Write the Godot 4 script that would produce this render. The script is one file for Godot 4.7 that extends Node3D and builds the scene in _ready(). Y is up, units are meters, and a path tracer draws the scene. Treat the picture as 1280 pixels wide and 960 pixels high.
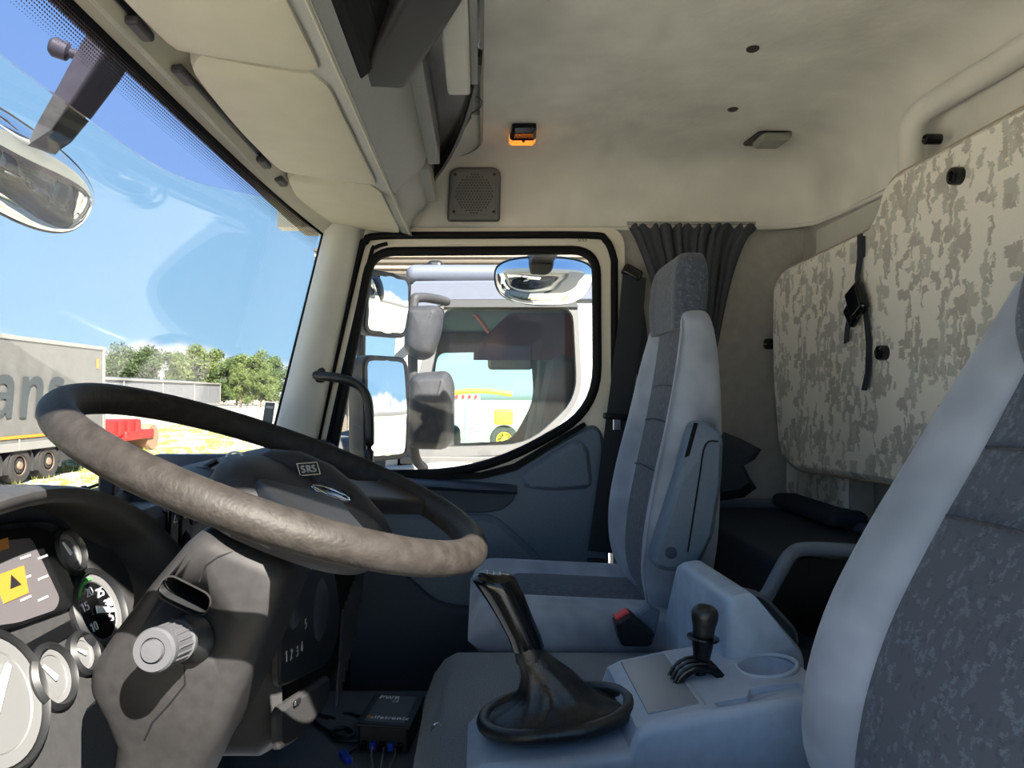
extends Node3D
# A truck cab seen from its open driver door. x runs across the cab (driver side negative, passenger side positive), y is up from the yard, -z is the way the truck faces.
const EYE := Vector3(-1.2, 2.4, 0.0)
var M := {}
var names := {}
var rng := RandomNumberGenerator.new()


func _ready() -> void:
	rng.seed = 7
	var cam := Camera3D.new()
	cam.name = "camera"
	add_child(cam)
	cam.position = EYE
	cam.rotation_degrees = Vector3(0, -90, 0)
	cam.near = 0.02
	cam.far = 600.0
	cam.projection = Camera3D.PROJECTION_FRUSTUM
	cam.size = 2.0 * cam.near * 480.0 / 920.0
	cam.frustum_offset = Vector2(40.0, 15.0) / 920.0 * cam.near
	cam.current = true
	var we := WorldEnvironment.new()
	we.name = "environment"
	var e := Environment.new()
	e.background_mode = Environment.BG_SKY
	e.sky = Sky.new()
	e.sky.sky_material = summer_sky()
	e.tonemap_mode = Environment.TONE_MAPPER_LINEAR
	e.tonemap_exposure = 3.0
	e.sdfgi_enabled = true
	e.ssao_enabled = true
	e.ssil_enabled = true
	we.environment = e
	add_child(we)
	var sun := DirectionalLight3D.new()
	sun.name = "sun"
	sun.light_color = Color(1.0, 0.965, 0.91)
	sun.light_energy = 3.7
	sun.light_angular_distance = 0.6
	sun.shadow_enabled = true
	sun.sky_mode = DirectionalLight3D.SKY_MODE_LIGHT_ONLY
	add_child(sun)
	sun.look_at_from_position(Vector3.ZERO, -Vector3(-0.65, 0.62, 0.42).normalized())
	make_materials()
	yard()
	cab_shell()
	passenger_door()
	windshield()
	overhead()
	dashboard()
	steering()
	passenger_seat()
	driver_seat()
	tunnel_and_console()
	rear_of_cab()
	ceiling_fittings()
	mirrors()
	neighbour_truck()
	far_yard()


func summer_sky() -> PanoramaSkyMaterial:
	var w := 1024
	var h := 512
	var im := Image.create(w, h, false, Image.FORMAT_RGBF)
	var n := FastNoiseLite.new()
	n.seed = 4
	n.frequency = 2.6
	n.fractal_octaves = 5
	for j in h:
		var el := (0.5 - (j + 0.5) / h) * PI
		for i in w:
			var az := (i + 0.5) / w * TAU
			var t := clampf(el / (PI * 0.5), 0.0, 1.0)
			var c := Vector3(0.21, 0.355, 0.45).lerp(Vector3(0.06, 0.15, 0.345), pow(t, 0.42))
			if el < 0.0:
				c = Vector3(0.30, 0.29, 0.25)
			elif el < 0.20:
				var p := Vector3(cos(az) * cos(el), sin(el) * 2.6, sin(az) * cos(el))
				var d := n.get_noise_3dv(p * 1.7)
				var top := 0.050 + 0.05 * n.get_noise_3dv(Vector3(p.x, 0.3, p.z) * 0.9)
				var cov := smoothstep(-0.02, 0.10, d * 0.7 + 0.55 * (1.0 - el / maxf(top, 0.02)) - 0.06)
				c = c.lerp(Vector3(0.54, 0.52, 0.52), clampf(cov, 0.0, 1.0) * 0.9)
			im.set_pixel(i, j, Color(c.x, c.y, c.z))
	var m := PanoramaSkyMaterial.new()
	m.panorama = ImageTexture.create_from_image(im)
	return m


# ---------------------------------------------------------------- helpers
func c(d: float, y: float, z: float) -> Vector3:      # distance across the cab from the driver door, height over eye level, length (rear positive)
	return Vector3(d - 1.2, y + 2.4, z)


func at(u: float, v: float, d: float) -> Vector3:      # a point measured from the photograph at a known distance across the cab
	return Vector3(d - 1.2, 2.4 - (v - 495.0) * d / 920.0, (u - 600.0) * d / 920.0)


func numbered(called: String) -> String:
	var k: int = names.get(called, 0)
	names[called] = k + 1
	return called if k == 0 else "%s_%03d" % [called, k]


func thing(called: String, label: String, category: String, base: Vector3, group := "") -> Node3D:
	var o := Node3D.new()
	o.name = numbered(called)
	add_child(o)
	o.position = base
	o.set_meta("label", label)
	o.set_meta("category", category)
	if group:
		o.set_meta("group", group)
	return o


func structure(called: String, base := Vector3.ZERO, label := "") -> Node3D:
	var o := Node3D.new()
	o.name = numbered(called)
	add_child(o)
	o.position = base
	o.set_meta("kind", "structure")
	if label:
		o.set_meta("label", label)
	return o


func origin_of(o: Node3D) -> Vector3:
	var p := Vector3.ZERO
	var n: Node = o
	while n != self and n is Node3D:
		p += n.position
		n = n.get_parent()
	return p


func part(parent: Node3D, called: String, mesh: Mesh, m: Material, label := "") -> MeshInstance3D:      # mesh given in world places
	var o := MeshInstance3D.new()
	o.name = called
	o.mesh = mesh
	o.material_override = m
	parent.add_child(o, true)
	o.position = -origin_of(parent)
	if label:
		o.set_meta("label", label)
	return o


func solo(called: String, mesh: Mesh, m: Material, label: String, category: String, group := "") -> MeshInstance3D:
	var o := MeshInstance3D.new()
	o.name = numbered(called)
	o.mesh = mesh
	o.material_override = m
	add_child(o)
	o.set_meta("label", label)
	o.set_meta("category", category)
	if group:
		o.set_meta("group", group)
	return o


func finish(t: PackedVector3Array, smooth := 38.0, uv := PackedVector2Array()) -> ArrayMesh:
	var nf := t.size() / 3
	var vol := 0.0
	for f in nf:
		vol += (t[f * 3] - t[0]).dot((t[f * 3 + 1] - t[0]).cross(t[f * 3 + 2] - t[0]))
	if vol > 0.0:
		for f in nf:
			var sw := t[f * 3 + 1]
			t[f * 3 + 1] = t[f * 3 + 2]
			t[f * 3 + 2] = sw
	var fn := PackedVector3Array()
	fn.resize(nf)
	var near := {}
	for f in nf:
		var a := (t[f * 3 + 2] - t[f * 3]).cross(t[f * 3 + 1] - t[f * 3])
		fn[f] = a
		for k in 3:
			var key := Vector3i((t[f * 3 + k] * 20000.0).round())
			if near.has(key):
				near[key].append(f)
			else:
				near[key] = PackedInt32Array([f])
	var lim := cos(deg_to_rad(smooth))
	var nn := PackedVector3Array()
	nn.resize(t.size())
	for f in nf:
		var me := fn[f].normalized()
		for k in 3:
			var s := Vector3.ZERO
			for g in near[Vector3i((t[f * 3 + k] * 20000.0).round())]:
				if fn[g].normalized().dot(me) >= lim:
					s += fn[g]
			nn[f * 3 + k] = s.normalized() if s.length_squared() > 0.0 else Vector3.UP
	var arr := []
	arr.resize(Mesh.ARRAY_MAX)
	arr[Mesh.ARRAY_VERTEX] = t
	arr[Mesh.ARRAY_NORMAL] = nn
	if uv.size() == t.size():
		arr[Mesh.ARRAY_TEX_UV] = uv
	var mesh := ArrayMesh.new()
	mesh.add_surface_from_arrays(Mesh.PRIMITIVE_TRIANGLES, arr)
	return mesh


func quad(t: PackedVector3Array, a: Vector3, b: Vector3, cc: Vector3, d: Vector3) -> void:
	t.append_array(PackedVector3Array([a, b, cc, a, cc, d]))


func fan(t: PackedVector3Array, ring: Array, flip := false) -> void:
	var m := Vector3.ZERO
	for p in ring:
		m += p
	m /= ring.size()
	for i in ring.size():
		var a: Vector3 = ring[i]
		var b: Vector3 = ring[(i + 1) % ring.size()]
		t.append_array(PackedVector3Array([m, b, a] if flip else [m, a, b]))


func loft(rows: Array, closed := true, caps := true) -> PackedVector3Array:      # rows of points, joined one to the next
	var t := PackedVector3Array()
	for i in rows.size() - 1:
		var n: int = rows[i].size()
		for j in (n if closed else n - 1):
			var k := (j + 1) % n
			quad(t, rows[i][j], rows[i + 1][j], rows[i + 1][k], rows[i][k])
	if caps and closed:
		fan(t, rows[0])
		fan(t, rows[-1], true)
	return t


func loft_mesh(rows: Array, smooth := 38.0, closed := true, caps := true) -> ArrayMesh:
	return finish(loft(rows, closed, caps), smooth)


func sheet(rows: Array, off: Vector3) -> PackedVector3Array:      # an open grid of points made solid by the offset
	var back := []
	for r in rows:
		var q := []
		for p in r:
			q.append(p + off)
		back.append(q)
	return sheet2(rows, back)


func sheet2(rows: Array, back: Array) -> PackedVector3Array:
	var t := loft(rows, false, false)
	var last: int = rows[0].size() - 1
	for i in rows.size() - 1:
		for j in last:
			quad(t, back[i][j], back[i][j + 1], back[i + 1][j + 1], back[i + 1][j])
		quad(t, rows[i][0], back[i][0], back[i + 1][0], rows[i + 1][0])
		quad(t, rows[i][last], rows[i + 1][last], back[i + 1][last], back[i][last])
	for j in last:
		quad(t, rows[0][j], rows[0][j + 1], back[0][j + 1], back[0][j])
		quad(t, rows[-1][j], back[-1][j], back[-1][j + 1], rows[-1][j + 1])
	return t


func smooth_line(p: Array, per := 6, closed := false) -> Array:      # Catmull-Rom through the points
	var out := []
	var n := p.size()
	for i in (n if closed else n - 1):
		var p0 = p[(i - 1 + n) % n] if closed else p[maxi(i - 1, 0)]
		var p1 = p[i]
		var p2 = p[(i + 1) % n]
		var p3 = p[(i + 2) % n] if closed else p[mini(i + 2, n - 1)]
		for k in per:
			var s := float(k) / per
			out.append(0.5 * ((2.0 * p1) + (p2 - p0) * s + (2.0 * p0 - 5.0 * p1 + 4.0 * p2 - p3) * s * s + (3.0 * p1 - p0 - 3.0 * p2 + p3) * s * s * s))
	if not closed:
		out.append(p[n - 1])
	return out


func smooth_num(p: Array, per := 6) -> Array:
	return smooth_line(p, per)


func smooth_grid(rows: Array, pu := 5, pv := 5) -> Array:
	var wide := []
	for r in rows:
		wide.append(smooth_line(r, pv))
	var out := []
	for i in (rows.size() - 1) * pu + 1:
		out.append([])
	for j in wide[0].size():
		var col := []
		for r in wide:
			col.append(r[j])
		var s := smooth_line(col, pu)
		for i in s.size():
			out[i].append(s[i])
	return out


func tube(p: Array, r, sides := 10, closed := false, flat := 1.0, up := Vector3.UP) -> PackedVector3Array:      # swept round or flattened bar; r a number or one per point
	var rows := []
	var n := p.size()
	for i in n:
		var a: Vector3 = p[(i - 1 + n) % n] if closed or i > 0 else p[i]
		var b: Vector3 = p[(i + 1) % n] if closed or i < n - 1 else p[i]
		var dir := (b - a).normalized()
		var x := dir.cross(up)
		if x.length() < 0.05:
			x = dir.cross(Vector3(0.3, 0.2, 0.9))
		x = x.normalized()
		var y := x.cross(dir).normalized()
		var rad: float = r[i] if r is Array else r
		var ring := []
		for k in sides:
			var an := TAU * k / sides
			ring.append(p[i] + x * cos(an) * rad + y * sin(an) * rad * flat)
		rows.append(ring)
	if closed:
		rows.append(rows[0])
	return loft(rows, true, not closed)


func strap(p: Array, wide: float, thick: float, side: Vector3) -> PackedVector3Array:
	var rows := []
	for i in p.size():
		var dir: Vector3 = (p[mini(i + 1, p.size() - 1)] - p[maxi(i - 1, 0)]).normalized()
		var s := (side - dir * side.dot(dir)).normalized() * wide * 0.5
		var u := dir.cross(s).normalized() * thick * 0.5
		rows.append([p[i] - s - u, p[i] + s - u, p[i] + s + u, p[i] - s + u])
	return loft(rows)


func lathe(base: Vector3, axis: Vector3, prof: Array, sides := 28, squash := 1.0, side := Vector3.ZERO) -> PackedVector3Array:      # prof of (radius, height)
	axis = axis.normalized()
	var x := side if side != Vector3.ZERO else axis.cross(Vector3.UP if absf(axis.y) < 0.9 else Vector3.RIGHT)
	x = (x - axis * x.dot(axis)).normalized()
	var y := axis.cross(x)
	var rows := []
	for q in prof:
		var ring := []
		for k in sides:
			var an := TAU * k / sides
			ring.append(base + axis * q.y + x * cos(an) * q.x + y * sin(an) * q.x * squash)
		rows.append(ring)
	return loft(rows, true, true)


func lathe_mesh(base: Vector3, axis: Vector3, prof: Array, sides := 28, smooth := 38.0) -> ArrayMesh:
	return finish(lathe(base, axis, prof, sides), smooth)


func rbox(size: Vector3, r: float, x := Transform3D(), seg := 3) -> PackedVector3Array:      # a box with rounded edges
	var t := PackedVector3Array()
	var h := size * 0.5
	r = minf(r, minf(h.x, minf(h.y, h.z)) * 0.98)
	var inn := h - Vector3.ONE * r
	for ax in 3:
		for sg in [-1.0, 1.0]:
			var ua := (ax + 1) % 3
			var va := (ax + 2) % 3
			var us := []
			var vs := []
			for s in [-1.0, 1.0]:
				for k in seg + 1:
					var th := (float(k) / seg) * PI / 4.0
					var off := r * tan(th if s > 0 else PI / 4.0 - th)
					us.append(s * (inn[ua] + off))
					vs.append(s * (inn[va] + off))
			var rows := []
			for u in us:
				var row := []
				for v in vs:
					var q := Vector3.ZERO
					q[ax] = sg * h[ax]
					q[ua] = u
					q[va] = v
					var ci := q.clamp(-inn, inn)
					row.append(x * (ci + (q - ci).normalized() * r))
				if sg < 0:
					row.reverse()
				rows.append(row)
			t.append_array(loft(rows, false, false))
	return t


func rbox_at(a: Vector3, b: Vector3, r: float, seg := 2) -> PackedVector3Array:      # corners a and b
	return rbox((b - a).abs(), r, Transform3D(Basis(), (a + b) * 0.5), seg)


func round_poly(p: Array, r, seg := 5) -> Array:      # corners cut round, the same number of points whatever the shape
	var out := []
	var n := p.size()
	for i in n:
		var a: Vector2 = p[(i - 1 + n) % n]
		var b: Vector2 = p[i]
		var e: Vector2 = p[(i + 1) % n]
		var rad: float = r[i] if r is Array else r
		rad = minf(rad, minf((a - b).length(), (e - b).length()) * 0.48)
		var p0 := b + (a - b).normalized() * rad
		var p2 := b + (e - b).normalized() * rad
		for k in seg + 1:
			var s := float(k) / seg
			out.append(p0.lerp(b, s).lerp(b.lerp(p2, s), s))
	return out


func inset(p: Array, by: float) -> Array:
	var n := p.size()
	var area := 0.0
	for i in n:
		area += p[i].cross(p[(i + 1) % n])
	var sg := signf(area)
	var out := []
	for i in n:
		var e0: Vector2 = (p[i] - p[(i - 1 + n) % n]).normalized()
		var e1: Vector2 = (p[(i + 1) % n] - p[i]).normalized()
		var n0 := Vector2(-e0.y, e0.x) * sg
		var n1 := Vector2(-e1.y, e1.x) * sg
		var bi := n0 + n1
		bi = bi.normalized() / maxf(0.4, sqrt(maxf(0.0, (1.0 + n0.dot(n1)) * 0.5))) if bi.length() > 0.01 else n0
		out.append(p[i] + bi * by)
	return out


func slab(p: Array, x: Transform3D, depth: float, bevel := 0.0) -> PackedVector3Array:      # polygon in x-y of the frame, thick along +z of it, edges bevelled on the +z side
	var t := PackedVector3Array()
	var area := 0.0
	for i in p.size():
		area += p[i].cross(p[(i + 1) % p.size()])
	if area > 0.0:
		p = p.duplicate()
		p.reverse()
	var q: Array = inset(p, bevel) if bevel > 0.0 else p
	var lay := [[p, 0.0], [p, depth - bevel], [q, depth]] if bevel > 0.0 else [[p, 0.0], [p, depth]]
	var rows := []
	for l in lay:
		var row := []
		for v in l[0]:
			row.append(x * Vector3(v.x, v.y, l[1]))
		rows.append(row)
	t = loft(rows, true, false)
	for side in [[p, 0.0, true], [q, depth, false]]:
		var ids := Geometry2D.triangulate_polygon(PackedVector2Array(side[0]))
		for i in range(0, ids.size(), 3):
			var tri := [side[0][ids[i]], side[0][ids[i + 1]], side[0][ids[i + 2]]]
			var cw: bool = (tri[1] - tri[0]).cross(tri[2] - tri[0]) > 0.0
			if cw == side[2]:
				tri.reverse()
			for v in tri:
				t.append(x * Vector3(v.x, v.y, side[1]))
	return t


func hoop(outer: Array, inner: Array, x: Transform3D, depth: float) -> PackedVector3Array:      # a frame between two outlines of the same count
	var rows := []
	for l in [[outer, 0.0], [outer, depth], [inner, depth], [inner, 0.0], [outer, 0.0]]:
		var row := []
		for v in l[0]:
			row.append(x * Vector3(v.x, v.y, l[1]))
		rows.append(row)
	return loft(rows, true, false)


func across(d: float) -> Transform3D:      # frame whose x is the length (z), y the height, z towards the driver; at distance d across
	return Transform3D(Basis(Vector3(0, 0, 1), Vector3(0, 1, 0), Vector3(-1, 0, 0)), Vector3(d - 1.2, 0, 0))


func outline(px: Array, d: float) -> Array:      # picture points to (length, height) at distance d
	var out := []
	for p in px:
		var w := at(p[0], p[1], d)
		out.append(Vector2(w.z, w.y))
	return out


func lettering(s: String, size: float, deep: float, bold := false, italic := 0.0, serif := false) -> ArrayMesh:
	var tm := TextMesh.new()
	var f := SystemFont.new()
	f.font_names = PackedStringArray(["Droid Serif" if serif else "Droid Sans"])
	if bold:
		f.font_weight = 700
	tm.font = f
	tm.text = s
	tm.font_size = 64
	tm.pixel_size = size / 64.0
	tm.depth = deep
	var out := ArrayMesh.new()
	var a := tm.get_mesh_arrays()
	if italic != 0.0:
		var v: PackedVector3Array = a[Mesh.ARRAY_VERTEX]
		for i in v.size():
			v[i].x += v[i].y * italic
		a[Mesh.ARRAY_VERTEX] = v
	out.add_surface_from_arrays(Mesh.PRIMITIVE_TRIANGLES, a)
	return out


func letters(parent: Node3D, called: String, s: String, size: float, place: Transform3D, m: Material, bold := false, italic := 0.0) -> MeshInstance3D:
	var o := part(parent, called, lettering(s, size, 0.0008, bold, italic), m)
	o.transform = Transform3D(Basis(), -origin_of(parent)) * place
	return o


# ---------------------------------------------------------------- materials
func noise_tex(freq: float, lo: Color, hi: Color, seed_ := 1, size := 256, oct := 3, normal := false, strength := 4.0) -> NoiseTexture2D:
	var n := FastNoiseLite.new()
	n.seed = seed_
	n.noise_type = FastNoiseLite.TYPE_SIMPLEX_SMOOTH
	n.frequency = freq
	n.fractal_octaves = oct
	var t := NoiseTexture2D.new()
	t.width = size
	t.height = size
	t.seamless = true
	t.noise = n
	if normal:
		t.as_normal_map = true
		t.bump_strength = strength
	else:
		var g := Gradient.new()
		g.set_color(0, lo)
		g.set_color(1, hi)
		t.color_ramp = g
	return t


func mat(called: String, col: Color, rough := 0.6, metal := 0.0, vary := 0.0, scale := 4.0, freq := 0.03, bump := 0.0, bump_scale := 20.0) -> StandardMaterial3D:
	var m := StandardMaterial3D.new()
	m.resource_name = called
	m.roughness = rough
	m.metallic = metal
	m.cull_mode = BaseMaterial3D.CULL_DISABLED
	m.albedo_color = col
	if vary > 0.0:
		m.albedo_color = Color.WHITE
		m.albedo_texture = noise_tex(freq, col.darkened(vary), col.lightened(vary * 0.6), called.hash() % 1000)
		m.uv1_triplanar = true
		m.uv1_world_triplanar = true
		m.uv1_scale = Vector3.ONE * scale
	if bump > 0.0:
		m.uv1_triplanar = true
		m.uv1_world_triplanar = true
		m.uv1_scale = Vector3.ONE * (scale if vary > 0.0 else bump_scale)
		m.heightmap_enabled = true
		m.heightmap_scale = bump
		m.heightmap_texture = M.grain
	M[called] = m
	return m


func blotch_fabric(light: Color, dark: Color, tint: Color, seed_: int, count: int, big: float) -> ImageTexture:      # woven print: stepped patches with ragged sides
	var n := 512
	var im := Image.create(n, n, false, Image.FORMAT_RGB8)
	im.fill(light)
	var r := RandomNumberGenerator.new()
	r.seed = seed_
	var put := func(x0: int, y0: int, w: int, h: int, col: Color) -> void:
		for y in h:
			var a := r.randi_range(-2, 2)
			var b := r.randi_range(-2, 2)
			for x in range(a, w + b):
				im.set_pixel(posmod(x0 + x, n), posmod(y0 + y, n), col)
	for k in count:
		var x := r.randi_range(0, n)
		var y := r.randi_range(0, n)
		var col := dark if r.randf() < 0.6 else tint
		for s in r.randi_range(2, 4):
			var w := int(r.randf_range(12, 30) * big)
			var h := int(r.randf_range(10, 26) * big)
			if r.randf() < 0.5:
				w = int(w * 0.45)
				h = int(h * 1.6)
			put.call(x, y, w, h, col)
			x += r.randi_range(-1, 1) * int(w * 0.8)
			y += int(h * r.randf_range(0.5, 0.95)) * (1 if r.randf() < 0.8 else -1)
	var src: Image = im.duplicate()
	var wn := FastNoiseLite.new()
	wn.seed = seed_
	wn.frequency = 0.035
	for y in n:
		for x in n:
			var e := minf(minf(x, n - 1 - x), minf(y, n - 1 - y)) / 24.0
			var k := minf(e, 1.0) * 11.0 * big
			im.set_pixel(x, y, src.get_pixel(posmod(x + int(wn.get_noise_2d(x, y) * k), n), posmod(y + int(wn.get_noise_2d(x + 900.0, y) * k), n)))
	for k in 5200:
		var x := r.randi_range(0, n - 1)
		var y := r.randi_range(0, n - 1)
		var q := im.get_pixel(x, y)
		im.set_pixel(x, y, q.darkened(0.10) if r.randf() < 0.5 else q.lightened(0.06))
	return ImageTexture.create_from_image(im)


func cloth(called: String, tex: Texture2D, scale: float, rim := 0.3) -> StandardMaterial3D:
	var m := mat(called, Color.WHITE, 0.95)
	m.albedo_texture = tex
	m.uv1_triplanar = true
	m.uv1_world_triplanar = true
	m.uv1_triplanar_sharpness = 6.0
	m.uv1_scale = Vector3.ONE * scale
	m.rim_enabled = true
	m.rim = rim
	m.rim_tint = 0.6
	return m


func glass(called: String, col: Color, alpha: float) -> StandardMaterial3D:
	var m := StandardMaterial3D.new()
	m.resource_name = called
	m.transparency = BaseMaterial3D.TRANSPARENCY_ALPHA
	m.albedo_color = Color(col.r, col.g, col.b, alpha)
	m.roughness = 0.02
	m.metallic_specular = 0.32
	m.cull_mode = BaseMaterial3D.CULL_DISABLED
	M[called] = m
	return m


func make_materials() -> void:
	M.grain = noise_tex(0.11, Color.BLACK, Color.WHITE, 3, 256, 3)
	mat("headliner", Color(0.87, 0.865, 0.845), 0.96, 0.0, 0.10, 1.6, 0.012, 0.06)
	M.headliner.rim_enabled = true
	M.headliner.rim = 0.3
	mat("panel_grey", Color(0.7, 0.69, 0.63), 0.6, 0.0, 0.03, 2.0, 0.02)
	mat("fascia_grey", Color(0.55, 0.56, 0.56), 0.62, 0.0, 0.04, 6.0, 0.05)
	mat("fascia_dark", Color(0.15, 0.15, 0.165), 0.55)
	mat("pillar_grey", Color(0.74, 0.74, 0.72), 0.6, 0.0, 0.03, 2.0, 0.02)
	mat("side_trim", Color(0.66, 0.65, 0.635), 0.9, 0.0, 0.06, 3.0, 0.03)
	mat("white_paint", Color(0.86, 0.84, 0.78), 0.3)
	mat("rubber", Color(0.06, 0.065, 0.075), 0.7)
	mat("black_plastic", Color(0.07, 0.075, 0.085), 0.45)
	mat("gloss_black", Color(0.05, 0.052, 0.058), 0.16)
	mat("dash_plastic", Color(0.2, 0.22, 0.25), 0.55, 0.0, 0.05, 8.0, 0.1)
	mat("dash_mid", Color(0.185, 0.185, 0.19), 0.5, 0.0, 0.05, 6.0, 0.05)
	mat("door_trim", Color(0.36, 0.425, 0.5), 0.55, 0.0, 0.04, 6.0, 0.05)
	mat("door_dark", Color(0.2, 0.25, 0.315), 0.6)
	mat("console_grey", Color(0.66, 0.71, 0.79), 0.5, 0.0, 0.06, 5.0, 0.03)
	mat("console_blue", Color(0.66, 0.73, 0.82), 0.5, 0.0, 0.12, 3.5, 0.02)
	mat("column_grey", Color(0.135, 0.133, 0.138), 0.5, 0.0, 0.05, 6.0, 0.04)
	mat("wheel_skin", Color(0.12, 0.108, 0.101), 0.55, 0.0, 0.14, 7.0, 0.03, 0.05)
	mat("hub_plastic", Color(0.175, 0.172, 0.185), 0.5, 0.0, 0.05, 10.0, 0.12, 0.04)
	mat("carpet", Color(0.5, 0.535, 0.58), 0.97, 0.0, 0.30, 9.0, 0.16, 0.15)
	mat("mat_dark", Color(0.34, 0.375, 0.425), 0.95, 0.0, 0.25, 9.0, 0.16, 0.1)
	mat("leather_black", Color(0.075, 0.08, 0.088), 0.38, 0.0, 0.2, 9.0, 0.04, 0.04)
	mat("belt", Color(0.15, 0.17, 0.2), 0.8)
	mat("chrome", Color(0.80, 0.81, 0.83), 0.16, 1.0)
	mat("silver_plastic", Color(0.66, 0.67, 0.69), 0.4, 0.3)
	mat("dial_silver", Color(0.42, 0.425, 0.43), 0.4, 0.3)
	mat("stalk_grey", Color(0.27, 0.275, 0.29), 0.42)
	mat("mirror_glass", Color(0.93, 0.94, 0.95), 0.015, 1.0)
	mat("mirror_shell", Color(0.19, 0.195, 0.21), 0.5, 0.0, 0.08, 3.0, 0.03)
	mat("curtain", Color(0.22, 0.235, 0.265), 0.9, 0.0, 0.06, 5.0, 0.05)
	mat("red_plastic", Color(0.86, 0.20, 0.20), 0.4)
	mat("print_white", Color(0.85, 0.86, 0.88), 0.6)
	mat("orange_print", Color(0.78, 0.47, 0.10), 0.5)
	mat("screw", Color(0.22, 0.22, 0.235), 0.5)
	mat("bunk_black", Color(0.17, 0.2, 0.25), 0.8)
	mat("bunk_rim", Color(0.38, 0.42, 0.48), 0.6)
	mat("cream_seam", Color(0.62, 0.58, 0.52), 0.9)
	cloth("board_cloth", blotch_fabric(Color(0.90, 0.885, 0.845), Color(0.70, 0.68, 0.645), Color(0.74, 0.735, 0.695), 11, 175, 1.05), 2.0)
	cloth("seat_insert", blotch_fabric(Color(0.26, 0.29, 0.34), Color(0.335, 0.37, 0.425), Color(0.22, 0.25, 0.30), 5, 900, 0.34), 3.2)
	mat("velour", Color(0.6, 0.635, 0.7), 0.95, 0.0, 0.22, 2.2, 0.016)
	M.velour.rim_enabled = true
	M.velour.rim = 0.5
	mat("head_cloth", Color(0.21, 0.225, 0.26), 0.95, 0.0, 0.2, 6.0, 0.08)
	glass("windshield_glass", Color(0.10, 0.13, 0.14), 0.12)
	glass("door_glass", Color(0.10, 0.12, 0.12), 0.07)
	for q in ["column_grey", "wheel_skin", "hub_plastic", "rubber", "dash_mid", "dash_plastic", "stalk_grey", "mirror_shell"]:
		M[q].metallic_specular = 0.3
	for q in [["tint_glass", Color(0.82, 0.795, 0.885)], ["green_glass", Color(0.80, 1.0, 0.965)]]:      # body-tinted glass
		var tg := mat(q[0], q[1], 0.0)
		tg.albedo_color.a = 0.0
		tg.refraction_enabled = true
		tg.refraction_scale = 0.001
		tg.metallic_specular = 0.3
	mat("amber_tile", Color(0.60, 0.40, 0.14), 0.5)
	mat("slot_grey", Color(0.46, 0.49, 0.545), 0.6)
	glass("cab_glass", Color(0.10, 0.12, 0.12), 0.03)
	glass("lens_clear", Color(0.9, 0.9, 0.88), 0.35)


# ---------------------------------------------------------------- the cab itself
func plan_ring(inn: float, y: float, z0: float) -> Array:
	var p := round_poly([Vector2(0.17 + inn, z0), Vector2(2.24 - inn, z0), Vector2(2.24 - inn, 0.985 - inn), Vector2(0.17 + inn, 0.985 - inn)], [0.02, 0.02, 0.16, 0.16], 6)
	var out := []
	for v in p:
		out.append(c(v.x, y, v.y))
	return out


func slab_box(called: String, a: Vector3, b: Vector3, m: Material, parent: Node3D, r := 0.004) -> MeshInstance3D:
	return part(parent, called, finish(rbox_at(a, b, r, 1)), m)


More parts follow.
